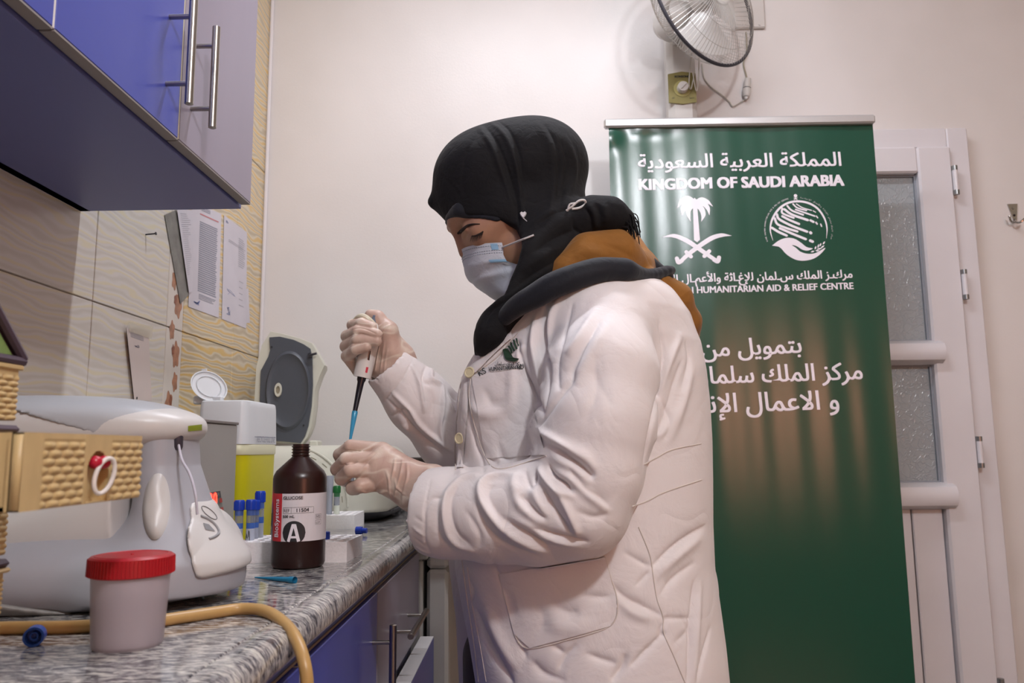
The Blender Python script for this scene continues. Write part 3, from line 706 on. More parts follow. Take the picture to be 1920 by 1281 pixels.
P.text('REF', (lab(531), zl(961.5)), (lab(542), zl(961.3)), 1.1); P.text('11504', (lab(555), zl(961.3)), (lab(575), zl(960.5)), 1, .0001)
P.text('500 mL', (lab(529.5), zl(972)), (lab(551), zl(971.7)), 1, .0001)
for (a, b, y0, y1) in ((529.5, 582, 952.5, 964),):
    for p, q in (((a, y0 + .5), (b, y0 - .7)), ((a, y1), (b, y1 - 1.4)), ((a, y0), (a, y1)), ((b, y0), (b, y1)), ((545, y0), (545, y1))): P.strip([(lab(p[0]), zl(p[1])), (lab(q[0]), zl(q[1]))], .0004, 10)
for y0, y1 in ((967, 975), (978, 986)):
    for p, q in (((585, y0), (592, y0)), ((585, y1), (592, y1)), ((585, y0), (585, y1)), ((592, y0), (592, y1))): P.strip([(lab(p[0]), zl(p[1])), (lab(q[0]), zl(q[1]))], .0003, 4)
P.text('IVD', (lab(586), zl(973.5)), (lab(591), zl(973.5))); P.text('LOT', (lab(586), zl(984.5)), (lab(591), zl(984.5)))
cA = (lab(550.5), zl(999.5)); rA = .0171
P.fill_disc(cA, rA, lz0)
P.build('lettering', cyl, M('black print', '#26262a', .5), lb, eps=.0006)
P = Print(); P.text('BioSystems', (lab(520.5), zl(1008)), (lab(520.5), zl(937)), .95, .00015)
zb = lz0
for pts, wd in ((((cA[0] - .0075, zb), (cA[0] - .001, cA[1] + .012)), .0042), (((cA[0] + .0075, zb), (cA[0] + .001, cA[1] + .012)), .0046), (((cA[0] - .005, cA[1] - .0065), (cA[0] + .005, cA[1] - .0065)), .0032), (((cA[0] - .0025, cA[1] + .0115), (cA[0] + .0025, cA[1] + .0115)), .0026)): P.strip(pts, wd, 8)
P.build('white_lettering', cyl, M('white print', '#e6e2ea', .3), lb, eps=.0010)

# ---------------------------------------------------------------- polystyrene racks, vials and caps
FOAM = M('white polystyrene', '#eae8ea', .75, var=.05, vscale=300, bump=.25, bscale=420, bdist=.0008)
def rack(p_left, p_right, p_back, hgt, label, nx, ny):
    a, b, c = (atz(*p, CT) for p in (p_left, p_right, p_back))
    ex = (b - a); ey = np.array((-ex[1], ex[0], 0)) / np.linalg.norm(ex); dep = abs((c - b).dot(ey)); L = np.linalg.norm(ex); ex = ex / L
    t_ = thing('tube_rack', tuple((a + b) / 2), label, 'rack', 'white foam tube racks')
    m = MB(); W = lambda u, v, z: tuple(a + ex * u + ey * v + np.array((0, 0, z)))
    r = .0062; top = hgt
    # walls and base, then a pierced top made of square cells round each hole
    V = []; Fs = []
    sx, sy = L / nx, dep / ny; n = 16
    for i in range(nx):
        for j in range(ny):
            cu, cv = (i + .5) * sx, (j + .5) * sy; k = len(V)
            for q in range(n):
                an = 2 * PI * q / n + PI / 4; du, dv = math.cos(an), math.sin(an); s_ = 1 / max(abs(du), abs(dv))
                V.append(W(cu + du * s_ * sx / 2, cv + dv * s_ * sy / 2, top))
            for q in range(n): an = 2 * PI * q / n + PI / 4; V.append(W(cu + r * math.cos(an), cv + r * math.sin(an), top))
            for q in range(n): an = 2 * PI * q / n + PI / 4; V.append(W(cu + r * math.cos(an), cv + r * math.sin(an), top - .018))
            for q in range(n):
                q2 = (q + 1) % n; Fs.append((k + q, k + q2, k + n + q2, k + n + q)); Fs.append((k + n + q, k + n + q2, k + 2 * n + q2, k + 2 * n + q))
            Fs.append(tuple(k + 2 * n + q for q in range(n)))
    m.add(V, Fs)
    k = [W(0, 0, 0), W(L, 0, 0), W(L, dep, 0), W(0, dep, 0), W(0, 0, top), W(L, 0, top), W(L, dep, top), W(0, dep, top)]
    m.add(k, [(3, 2, 1, 0), (0, 1, 5, 4), (1, 2, 6, 5), (2, 3, 7, 6), (3, 0, 4, 7)])
    m.build('block', FOAM, t_); return W, sx, sy, L, dep
hr1 = aty(650, 1016, 1.268)[2] - CT
W1, sx1, sy1, L1, D1 = rack((440, 1056), (650, 1055), (669, 1038), hr1, 'white foam rack behind the brown bottle holding blue-capped vials', 9, 5)
hr2 = aty(664, 966, 1.8)[2] - CT
W2, sx2, sy2, L2, D2 = rack((575, 993), (664, 992), (687, 982), hr2, 'white foam rack behind the hands holding a green-capped tube', 6, 6)
CAPB = M('blue vial cap', '#1d3fae', .35); CLP = M('clear vial plastic', '#dfe3ee', .12, trans=.85, ior=1.3); LBL = M('white label', '#d5d1d6', .35)
def vial(base, hgt, r, label, group, cap=True, cm=None, band=True, cmat=None):
    t_ = thing('vial', base, label, 'vial', group); cm = cm or CAPB
    MB().lathe([(0, 0), (r * .85, 0), (r, .002), (r, hgt * .78), (r * .86, hgt * .78), (r * .86, .003), (0, .003)], base, n=20).build('tube', CLP, t_)
    c = MB().lathe([(r * .95, hgt * .80), (r * 1.2, hgt * .80), (r * 1.2, hgt - .0015), (r * 1.08, hgt), (0, hgt), (0, hgt - .002), (r * .9, hgt - .003)], base, n=24)
    for q in range(18):
        a = 2 * PI * q / 18; c.box((base[0] + r * 1.2 * math.cos(a) - .0005, base[1] + r * 1.2 * math.sin(a) - .0005, base[2] + hgt * .8), (base[0] + r * 1.2 * math.cos(a) + .0005, base[1] + r * 1.2 * math.sin(a) + .0005, base[2] + hgt * .97))
    cp_ = c.build('cap', cm, t_)
    MB().lathe([(r * 1.0, hgt * .69), (r * 1.03, hgt * .69), (r * 1.03, hgt * .80), (r * 1.0, hgt * .80)], base, n=24).build('cap_skirt', M('pale ' + cm.name, '#5b78c0' if 'blue' in cm.name else '#4d8a63', .3, trans=.3), cp_)
    if band:
        lb_ = MB().lathe([(r * 1.005, hgt * .08), (r * 1.01, hgt * .08), (r * 1.01, hgt * .5), (r * 1.005, hgt * .5)], base, n=24, a0=-2.4, a1=.9).build('label', M('vial label', '#c5cbdc', .35, alpha=.75), t_)
        MB().lathe([(r * 1.015, hgt * .43), (r * 1.02, hgt * .43), (r * 1.02, hgt * .54), (r * 1.015, hgt * .54)], base, n=24, a0=-2.4, a1=.9).build('label_band', M('blue label band', '#3f66b4', .4), lb_)
        P = Print()
        for q in range(4): P.strip([(r * (-1.5 + .5 * q) + random.uniform(-.3, .3) * r, hgt * random.uniform(.12, .4)) for _ in range(5)], .0007, 4)
        P.build('handwriting', lambda u, v, e: (base[0] + (r * 1.02 + e) * math.sin(u / r), base[1] - (r * 1.02 + e) * math.cos(u / r), base[2] + v), M('black print', '#26262a', .5), lb_)
    return t_
vr = .0068; vz_ = CT + hr1
def cellof(W, sx, sy, i, j, dz=0): return W((i + .5) * sx, (j + .5) * sy, 0)
def vat(px, ybase, ytop, dep, lab_):
    b = aty(px, ybase, dep); b[2] = vz_ - .016; tp = aty(px, ytop, dep)[2]
    vial(tuple(b), tp - b[2], vr, lab_, 'blue-capped vials standing in foam rack')
a = W1(0, 0, 0)
vat(447, 1000, 938, a[1] + D1 * .30, 'blue-capped vial standing nearest the grey instrument box')
vat(469, 1003, 937, a[1] + D1 * .30, 'blue-capped vial with black handwriting, foremost of the four in the rack')
vat(476.5, 1000, 938, a[1] + D1 * .52, 'blue-capped vial half hidden right behind the handwritten one')
vat(486, 996, 921, a[1] + D1 * .66, 'taller-looking blue-capped vial beside the brown bottle in foam rack')
cb = aty(608, 1012, a[1] + D1 * .35); cb[2] = vz_
tag(MB().lathe([(0, 0), (.0092, 0), (.0092, .011), (.0082, .012), (0, .012)], cb, n=28).build('vial_stopper', CAPB, None, label='short blue vial cap resting on top of front foam rack'), cat='cap')
g = W2(0, 0, 0); gb = aty(631, 962, g[1] + D2 * .30); gb[2] = CT + hr2 - .016
vial(tuple(gb), aty(632, 911, gb[1])[2] - gb[2], .0068, 'clear tube with green cap standing in rear foam rack', None, cm=M('green tube cap', '#1f6a38', .35), band=False)
MB().lathe([(.00695, 0), (.00705, 0), (.00705, .026), (.00695, .026)], (gb[0], gb[1], gb[2] + .01), n=20, a0=-2.6, a1=0.2).build('label', M('tube label', '#cfd4c8', .4), bpy.data.objects[[o.name for o in COL.objects if o.get('label', '').startswith('clear tube with green')][0]])
eb = aty(617, 960, g[1] + D2 * .30); eb[2] = CT + hr2 - .016; et = aty(617, 892, eb[1])[2]
FRO = M('frosted plastic', '#cfd3de', .3, trans=.6, ior=1.2)
tag(MB().lathe([(0, 0), (.0062, .002), (.0095, et - eb[2]), (.0088, et - eb[2]), (.0055, .003), (0, .003)], eb, n=24).build('open_tube', FRO, None, label='empty frosted tube standing beside the green-capped one'), cat='tube')
ly = thing('fallen_stopper', atz(674, 1001, CT), 'blue stepped cap lying on its side beside rear foam rack', 'cap')
p = atz(668, 1003, CT) + np.array((0, 0, .0085))
MB().lathe([(0, 0), (.0085, 0), (.0085, .013), (.0055, .013), (.0055, .023), (0, .023)], p, align((1, -.15, 0)), 24).build('cap', CAPB, ly)

# ---------------------------------------------------------------- pipette tip, small caps, hose
TIPB = M('blue pipette tip', '#2f8fb8', .15, trans=.35, ior=1.3)
a, b = atz(553, 1088, CT + .0045), atz(478, 1083, CT + .0015)
a[2] = CT + .0045; L = np.linalg.norm(b - a)
tag(MB().lathe([(.0045, 0), (.0045, L * .12), (.0038, L * .13), (.0028, L * .5), (.0008, L), (.0003, L), (.002, L * .5), (.0035, .001)], a, align(b - a), 20).build('pipette_tip', TIPB, None, label='blue plastic pipette tip lying on granite before brown bottle'), cat='tip')
def loosecap(px, py, r, dirv, mat, label, ln=.012):
    p = atz(px, py + 2, CT); p[2] = CT + r
    d = np.array(dirv, float); d /= np.linalg.norm(d)
    tag(MB().lathe([(r * .78, ln * .9), (r * .78, 0), (r, 0), (r, ln), (0, ln), (0, ln * .9)], p, align(-d), 26).lathe([(r * .3, ln), (r * .3, .003), (r * .42, .003), (r * .42, ln)], p, align(-d), 20).build('tube_stopper', mat, None, label=label), cat='cap')
loosecap(61, 1212, .0088, (.35, -.92, 0), M('blue tube cap', '#1b4aa8', .3), 'blue tube cap lying open end up front by red-lidded cup')
loosecap(373, 1117, .0062, (.3, -1, 0), M('teal tube cap', '#2c8ba0', .3), 'small teal cap lying under nose of the analyzer')
RUB = M('amber rubber hose', '#b08d58', .35, trans=0, sub=0, var=.06, vscale=40)
hz = CT + .0062
HP = [atz(-120, 1185, hz), atz(0, 1178, hz), atz(130, 1176, hz), atz(265, 1168, hz), atz(340, 1158, hz), atz(400, 1149, hz), atz(452, 1142, hz), atz(497, 1146, hz)]
HP += [aty(533, 1169, .83), aty(556, 1200, .80), aty(571, 1245, .78), aty(577, 1300, .775), aty(580, 1420, .77), aty(580, 1600, .77)]
HP[8][2] = min(HP[8][2], CT + .0062)
tag(MB().tube(spline(HP, 8), .0062, 14).build('rubber_hose', RUB, None, label='amber rubber hose crossing the worktop and drooping over its edge'), cat='hose')

# ---------------------------------------------------------------- specimen cup
c0 = atz(203, 1228, CT); ccx, ccy = c0[0], c0[1] + .033
CH_ = aty(203, 1040, ccy - .03)[2] - CT
cup = thing('specimen_cup', (ccx, ccy, CT), 'translucent specimen cup with red screw lid and clear liquid', 'cup')
CUPM = M('frosted cup plastic', '#cdc2cb', .35, var=0, alpha=.42)
hc = CH_ - .004
MB().lathe([(0, .001), (.029, 0), (.0305, .002), (.0345, hc - .008), (.0335, hc - .008), (.0295, .003), (0, .003)], (ccx, ccy, CT), n=48).build('cup_wall', CUPM, cup)
MB().lathe([(0, .0035), (.0292, .0035), (.0312, .039), (0, .039)], (ccx, ccy, CT), n=40).build('liquid', M('clear liquid', '#8a838c', .2, alpha=.5), cup)
RED = M('red lid plastic', '#a5131f', .4)
m = MB().lathe([(0, hc), (.0345, hc), (.0365, hc - .0015), (.0370, hc - .017), (.0352, hc - .018), (.0352, hc - .002), (0, hc - .002)], (ccx, ccy, CT), n=72)
for q in range(72):
    t_ = 2 * PI * q / 72; m.tube([(ccx + .0371 * math.cos(t_), ccy + .0371 * math.sin(t_), CT + hc - .0165), (ccx + .0367 * math.cos(t_), ccy + .0367 * math.sin(t_), CT + hc - .002)], .0007, 4, cap=False)
lid = m.build('lid', RED, cup)
MB().lathe([(.030, hc), (.031, hc + .0006), (.032, hc)], (ccx, ccy, CT), n=60).lathe([(0, hc), (.0015, hc), (.0012, hc + .001), (0, hc + .001)], (ccx, ccy, CT), n=12).build('lid_bead', RED, lid)

# ---------------------------------------------------------------- signed-distance modelling: smooth unions meshed with surface nets
class SDF:
    def __init__(s, lo, hi, h):
        s.lo = np.array(lo, float); s.h = h; n = np.ceil((np.array(hi) - s.lo) / h).astype(int) + 1
        s.ax = [(s.lo[i] + h * np.arange(n[i])).astype(np.float32) for i in range(3)]
        s.f = np.full(n, 1.0, np.float32)
    def sub(s, lo, hi):
        return tuple(slice(max(0, int((lo[i] - s.lo[i]) / s.h) - 1), max(0, int((hi[i] - s.lo[i]) / s.h) + 3)) for i in range(3))
    def xyz(s, sl): return s.ax[0][sl[0]][:, None, None], s.ax[1][sl[1]][None, :, None], s.ax[2][sl[2]][None, None, :]
    def put(s, fn, lo, hi, k=0, pad=.03, op='u'):
        sl = s.sub(np.array(lo) - pad - k, np.array(hi) + pad + k); cur = s.f[sl]
        if cur.size == 0: return s
        d = fn(*s.xyz(sl)).astype(np.float32)
        if op == 'u':
            if k > 0: h = np.clip(.5 + .5 * (cur - d) / k, 0, 1); s.f[sl] = cur + (d - cur) * h - k * h * (1 - h)
            else: s.f[sl] = np.minimum(cur, d)
        elif op == 'd':
            if k > 0: h = np.clip(.5 - .5 * (cur + d) / k, 0, 1); s.f[sl] = cur + (-d - cur) * h + k * h * (1 - h)
            else: s.f[sl] = np.maximum(cur, -d)
        return s
    def cone(s, a, b, ra, rb, k=0, op='u', sq=None):
        a = np.array(a, float); b = np.array(b, float); ab = b - a; L2 = ab.dot(ab) + 1e-12; r = max(ra, rb)
        def fn(x, y, z):
            px, py, pz = x - a[0], y - a[1], z - a[2]
            t = np.clip((px * ab[0] + py * ab[1] + pz * ab[2]) / L2, 0, 1)
            qx, qy, qz = px - t * ab[0], py - t * ab[1], pz - t * ab[2]
            return np.sqrt(qx * qx + qy * qy + qz * qz) - (ra + (rb - ra) * t)
        return s.put(fn, np.minimum(a, b) - r, np.maximum(a, b) + r, k, op=op)
    def chain(s, P, R, k=0, op='u'):
        for i in range(len(P) - 1): s.cone(P[i], P[i + 1], R[i], R[i + 1], k, op)
        return s
    def ell(s, c, r, k=0, R=None, op='u', p=2):
        c = np.array(c, float); r = np.array(r, float); m = r.max() if R is not None else r; Rt = None if R is None else np.array(R)
        def fn(x, y, z):
            X, Y, Z = x - c[0], y - c[1], z - c[2]
            if Rt is not None: X, Y, Z = (Rt[0, j] * X + Rt[1, j] * Y + Rt[2, j] * Z for j in range(3))
            if p == 2:
                k0 = np.sqrt((X / r[0]) ** 2 + (Y / r[1]) ** 2 + (Z / r[2]) ** 2)
                k1 = np.sqrt((X / r[0] ** 2) ** 2 + (Y / r[1] ** 2) ** 2 + (Z / r[2] ** 2) ** 2)
                return k0 * (k0 - 1) / np.maximum(k1, 1e-6)
            return ((np.abs(X / r[0]) ** p + np.abs(Y / r[1]) ** p + np.abs(Z / r[2]) ** p) ** (1 / p) - 1) * r.min()
        return s.put(fn, c - m, c + m, k, op=op)
    def box(s, c, r, rad=0, k=0, R=None, op='u'):
        c = np.array(c, float); r = np.array(r, float); Rt = None if R is None else np.array(R); m = np.linalg.norm(r) if R is not None else r
        def fn(x, y, z):
            X, Y, Z = x - c[0], y - c[1], z - c[2]
            if Rt is not None: X, Y, Z = (Rt[0, j] * X + Rt[1, j] * Y + Rt[2, j] * Z for j in range(3))
            qx, qy, qz = np.abs(X) - r[0] + rad, np.abs(Y) - r[1] + rad, np.abs(Z) - r[2] + rad
            return np.sqrt(np.maximum(qx, 0) ** 2 + np.maximum(qy, 0) ** 2 + np.maximum(qz, 0) ** 2) + np.minimum(np.maximum(qx, np.maximum(qy, qz)), 0) - rad
        return s.put(fn, c - m, c + m, k, op=op)
    def loft(s, T, k=0, ax=2, p=2.0, op='u'):
        """sections (t, c1, c2, r1, r2) along axis ax; other axes in order"""
        T = np.array(T, float); o = [i for i in range(3) if i != ax]
        lo = np.zeros(3); hi = np.zeros(3); lo[ax], hi[ax] = T[:, 0].min(), T[:, 0].max()
        for j, i in enumerate(o): lo[i] = (T[:, 1 + j] - T[:, 3 + j]).min(); hi[i] = (T[:, 1 + j] + T[:, 3 + j]).max()
        def fn(x, y, z):
            q = [x, y, z]; t = q[ax].ravel(); sh = [1, 1, 1]; sh[ax] = len(t)
            g = [np.interp(t, T[:, 0], T[:, j]).reshape(sh) for j in range(1, 5)]
            u, v = (q[o[0]] - g[0]) / g[2], (q[o[1]] - g[1]) / g[3]
            d = ((np.abs(u) ** p + np.abs(v) ** p) ** (1 / p) - 1) * np.minimum(g[2], g[3])
            e = np.maximum(T[0, 0] - q[ax], q[ax] - T[-1, 0])
            return np.maximum(d, e)
        return s.put(fn, lo, hi, k, op=op)
    def half(s, n, c, k=0):
        n = np.array(n, float); n /= np.linalg.norm(n); sl = (slice(None),) * 3; x, y, z = s.xyz(sl)
        d = ((x - c[0]) * n[0] + (y - c[1]) * n[1] + (z - c[2]) * n[2]).astype(np.float32)
        if k: h = np.clip(.5 - .5 * (s.f - d) / k, 0, 1); s.f = s.f + (d - s.f) * h + k * h * (1 - h)
        else: s.f = np.maximum(s.f, d)
        return s
    def mesh(s, smooth=0):
        f = s.f; S = f < 0; nx, ny, nz = f.shape
        c = [S[i:nx - 1 + i, j:ny - 1 + j, k:nz - 1 + k] for i in (0, 1) for j in (0, 1) for k in (0, 1)]
        anyc = c[0].copy(); allc = c[0].copy()
        for q in c[1:]: anyc |= q; allc &= q
        I = np.argwhere(anyc & ~allc); idx = np.full((nx - 1, ny - 1, nz - 1), -1, np.int64); idx[tuple(I.T)] = np.arange(len(I))
        acc = np.zeros((len(I), 3)); cnt = np.zeros(len(I))
        val = {q: f[I[:, 0] + q[0], I[:, 1] + q[1], I[:, 2] + q[2]] for q in [(i, j, k) for i in (0, 1) for j in (0, 1) for k in (0, 1)]}
        for a in val:
            for d in range(3):
                if a[d]: continue
                b = list(a); b[d] = 1; b = tuple(b); va, vb = val[a], val[b]; m = (va < 0) != (vb < 0)
                t = np.where(m, va / np.where(m, va - vb, 1), 0)
                p = np.tile(np.array(a, float), (len(I), 1)); p[:, d] += t
                acc[m] += p[m]; cnt[m] += 1
        V = s.lo + s.h * (I + acc / cnt[:, None]); Q = []
        for d in range(3):
            o1, o2 = (d + 1) % 3, (d + 2) % 3
            s0 = [slice(None)] * 3; s1 = [slice(None)] * 3; s0[d] = slice(0, -1); s1[d] = slice(1, None)
            e = np.argwhere(S[tuple(s0)] != S[tuple(s1)])
            sh = np.array(f.shape); ok = (e[:, o1] > 0) & (e[:, o2] > 0) & (e[:, o1] < sh[o1] - 1) & (e[:, o2] < sh[o2] - 1); e = e[ok]
            if not len(e): continue
            u = np.zeros(3, int); u[o1] = 1; v = np.zeros(3, int); v[o2] = 1
            q = np.stack([idx[tuple((e - u - v).T)], idx[tuple((e - v).T)], idx[tuple(e.T)], idx[tuple((e - u).T)]], 1)
            fl_ = ~S[tuple(e.T)]; q[fl_] = q[fl_][:, ::-1]; Q.append(q)
        Q = np.concatenate(Q)
        if smooth: V = relax(V, Q, smooth)
        return V, Q
def relax(V, Q, n, lam=.5):
    e = np.concatenate([Q[:, [0, 1]], Q[:, [1, 2]], Q[:, [2, 3]], Q[:, [3, 0]]]); N = len(V)
    dg = np.bincount(e[:, 0], minlength=N) + np.bincount(e[:, 1], minlength=N)
    for i in range(n):
        W = np.stack([np.bincount(e[:, 0], V[e[:, 1], j], N) + np.bincount(e[:, 1], V[e[:, 0], j], N) for j in range(3)], 1) / np.maximum(dg, 1)[:, None]
        V = V + (lam if i % 2 == 0 else -lam * .9) * (W - V)
    return V
def normals(V, Q):
    n = np.cross(V[Q[:, 2]] - V[Q[:, 0]], V[Q[:, 3]] - V[Q[:, 1]]); N = np.zeros_like(V)
    for j in range(4):
        for k in range(3): N[:, k] += np.bincount(Q[:, j], n[:, k], len(V))
    return N / (np.linalg.norm(N, axis=1)[:, None] + 1e-12)
def bvh(V, Q): return BVHTree.FromPolygons(V.tolist(), Q.tolist())
def hit(tree, px, py, org=CAMLOC):
    d = ray(px, py); h = tree.ray_cast(Vector(org), Vector(d))
    return (None, None) if h[0] is None else (np.array(h[0]), np.array(h[1]))
def subset(V, Q, keep):
    """the faces whose four corners satisfy keep"""
    q = Q[keep[Q].all(1)]; u, inv = np.unique(q, return_inverse=True); return V[u], inv.reshape(q.shape)
def drape_poly(tree, pts, off=.0012, n=14, th=0):
    """a patch bounded by a four-sided outline of photograph points, laid on a surface"""
    q = [np.array(p, float) for p in pts]; V = []; ok = []
    us = np.linspace(0, 1, n)
    for u in us:
        for v in us:
            p = (q[0] * (1 - u) + q[1] * u) * (1 - v) + (q[3] * (1 - u) + q[2] * u) * v
            h, nn = hit(tree, *p); ok.append(h is not None); V.append(h + nn * off if h is not None else (0, 0, 0))
    Fs = [(i * n + j, i * n + j + 1, (i + 1) * n + j + 1, (i + 1) * n + j) for i in range(n - 1) for j in range(n - 1) if ok[i * n + j] and ok[i * n + j + 1] and ok[(i + 1) * n + j] and ok[(i + 1) * n + j + 1]]
    return V, Fs
def drape_line(tree, pts, n=8, off=.0005):
    out = []
    for p in spline(pts, n):
        h, nn = hit(tree, *p)
        if h is not None: out.append(h + nn * off)
    return np.array(out)

# ---------------------------------------------------------------- bench analyzer
an = thing('bench_analyzer', (-.58, .97, CT), 'grey and white boat-shaped bench analyzer with overhanging head, behind the specimen cup', 'analyzer')
GY = M('lilac grey plastic', '#9fa0a8', .4); PW = M('pale plastic', '#c6c4c3', .35); GD = M('dark grey plastic', '#6b6a6b', .5); LG = M('light grey lid', '#a9acb2', .35)
A_ = lambda px, py, y=.95: aty(px, py, y)
lo, hi = (-.97, .80, .86), (-.31, 1.14, 1.17)
s = SDF(lo, hi, .003)
s.ell((-.605, .97, .918), (.240, .118, .052), p=2.35)
s.loft([(.90, -.440, .965, .085, .095), (.93, -.425, .965, .066, .085), (.96, -.424, .965, .052, .070), (1.00, -.432, .965, .041, .058), (1.04, -.440, .965, .034, .052), (1.09, -.445, .965, .034, .052)], k=.028)
s.half((0, 0, -1), (0, 0, CT))
V, Q = s.mesh(2); TA = bvh(V, Q)
link_mesh('base_hull', V, Q, GY, an)
# darker skirt round the foot
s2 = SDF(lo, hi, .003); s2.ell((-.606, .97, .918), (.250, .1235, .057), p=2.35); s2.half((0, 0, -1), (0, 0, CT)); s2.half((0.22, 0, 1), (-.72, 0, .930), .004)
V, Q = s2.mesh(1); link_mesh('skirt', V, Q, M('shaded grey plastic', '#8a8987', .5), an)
# pale rear body sweeping up to the column
s3 = SDF(lo, hi, .003); s3.loft([(-.96, .985, .985, .075, .05), (-.80, .98, .975, .108, .062), (-.60, .975, .985, .102, .075), (-.48, .970, 1.00, .072, .085), (-.46, .968, 1.0, .07, .085)], ax=0, p=2.5)
s3.ell((-.66, .845, 1.045), (.20, .075, .055), k=.03, op='d'); s3.half((1, 0, .02), (-.474, 0, 1.0)); s3.half((0, 0, -1), (0, 0, .9))
V, Q = s3.mesh(2); link_mesh('rear_body', V, Q, PW, an)
# head and its lid
s4 = SDF(lo, (-.33, 1.14, 1.19), .003); s4.ell((-.60, .965, 1.085), (.200, .088, .036), p=2.5)
V, Q = s4.mesh(2); TH = bvh(V, Q); link_mesh('head', V, Q, PW, an)
s5 = SDF(lo, (-.33, 1.14, 1.19), .0026); s5.ell((-.607, .965, 1.087), (.195, .091, .039), p=2.5); s5.half((-.30, 0, -1), (-.53, 0, 1.089))
V, Q = s5.mesh(4); link_mesh('lid', V, Q, LG, an)
V, F_ = drape_poly(TH, [(352, 799), (378, 796), (378, 807), (352, 809)], .0006, 8); link_mesh('indicator_light', V, F_, M('green lens', '#7f8c1e', .25), an)
nzp = aty(333, 838, .935)
MB().lathe([(0, .014), (.006, .014), (.006, 0), (.0045, -.004), (0, -.004)], nzp, n=18).build('nozzle', M('dark nozzle', '#3a3540', .4), an)
MB().tube(spline([nzp + np.array((.003, -.004, .002)), aty(341, 862, .915), aty(356, 890, .89), aty(366, 925, .875), aty(370, 965, .872)], 6), .0016, 8).build('probe_tube', M('clear tubing', '#b9b5c0', .2), an)
q = []
for a in np.linspace(0, 2 * PI, 41)[:-1]:
    p, n_ = hit(TA, 293 + 24 * math.cos(a) - 3 * math.sin(a), 951 + 63 * math.sin(a)); q.append(p + n_ * .0014)
cen = np.mean(q, 0); V = [cen + (0, -.003, 0)] + [cen + (p - cen) * .55 + (0, -.002, 0) for p in q] + q + [p + (0, .004, 0) for p in q]; n = len(q)
Fq = [(0, 1 + i, 1 + (i + 1) % n) for i in range(n)] + [(1 + k * n + i, 1 + (k + 1) * n + i, 1 + (k + 1) * n + (i + 1) % n, 1 + k * n + (i + 1) % n) for k in range(2) for i in range(n)]
link_mesh('oval_inset', V, Fq, PW, an)
# keypad nose
HULL6 = SDF((-.50, .80, .87), (-.31, 1.14, 1.05), .0025); HULL6.ell((-.605, .97, .918), (.240, .118, .052), p=2.35)
HULL6.loft([(.90, -.440, .965, .085, .095), (.93, -.425, .965, .066, .085), (.96, -.424, .965, .052, .070), (1.00, -.432, .965, .041, .058), (1.04, -.440, .965, .034, .052)], k=.028)
s6 = SDF((-.50, .80, .87), (-.31, 1.14, 1.05), .0025)
s6.ell((-.416, .972, .950), (.072, .088, .042), R=rot('Y', 50), p=2.3); s6.ell((-.435, .972, .925), (.060, .112, .056), k=.03, p=2.2); s6.f = np.minimum(s6.f, HULL6.f - .003); s6.half((.25, 0, 1), (-.385, 0, .998), .012); s6.half((-.946, 0, -.323), (-.386, 0, .96), .006); s6.half((.1, 0, -1), (-.38, 0, .912), .005)
V, Q = s6.mesh(3); TN = bvh(V, Q); kn = link_mesh('keypad_nose', V, Q, PW, an)
def ell_line(tree, cx, cy, rx, ry, ang, a0, a1, off=.0004, n=30):
    out = []
    for a in np.linspace(a0, a1, n):
        u, v = rx * math.cos(a), ry * math.sin(a); p, nn = hit(tree, cx + u * math.cos(ang) - v * math.sin(ang), cy + u * math.sin(ang) + v * math.cos(ang))
        if p is not None: out.append(p + nn * off)
    return out
L = ell_line(TN, 392, 962, 18, 6, .7, 0, 2 * PI)
if len(L) > 3: MB().tube(L, .0005, 6).build('button_outline', GD, kn)
L = drape_line(TN, [(376, 968), (390, 974), (403, 985), (410, 998), (404, 1006), (392, 1011)], 6, .0004)
if len(L) > 3: MB().tube(L, .0017, 6).build('keypad_rim', M('grey rim', '#8f8f92', .4), kn)
V, F_ = drape_poly(TN, [(380, 981), (391, 984), (403, 997), (385, 994)], .0008, 6)
if F_: link_mesh('display', V, F_, M('grey lcd', '#85868a', .2), kn)

# ---------------------------------------------------------------- woven-pattern plastic drawer tower, one drawer pulled out
CANE = M('cane coloured plastic', '#c2a878', .42, var=.06, vscale=120, bump=.2, bscale=500, bdist=.0005, stretch=(1, 1, .3)); CANED = M('purple brown plastic', '#4a3d4a', .45)
tw = thing('drawer_tower', (-.48, .57, CT), 'small cane-patterned plastic drawer tower with pulled-out drawer with red bead pull', 'drawer tower')
ty0, ty1, txf, txb = .503, .660, -.435, -.57
tz = [CT + .004, .9625, .969, 1.018, 1.072, 1.079, 1.128]
MB().box((txb, ty0, CT), (txf - .012, ty1, 1.128), .004).build('body', CANE, tw)
for z in (.9655, 1.0755):
    l = MB().box((txb, ty0 - .004, z - .0035), (txf + .006, ty1 + .002, z + .0035), .003).build('shelf_lip', CANED, tw)
    MB().box((txb, ty0 - .004, z - .0075), (txf + .007, ty1 + .002, z - .0035), .002).build('lip_band', CANE, l)
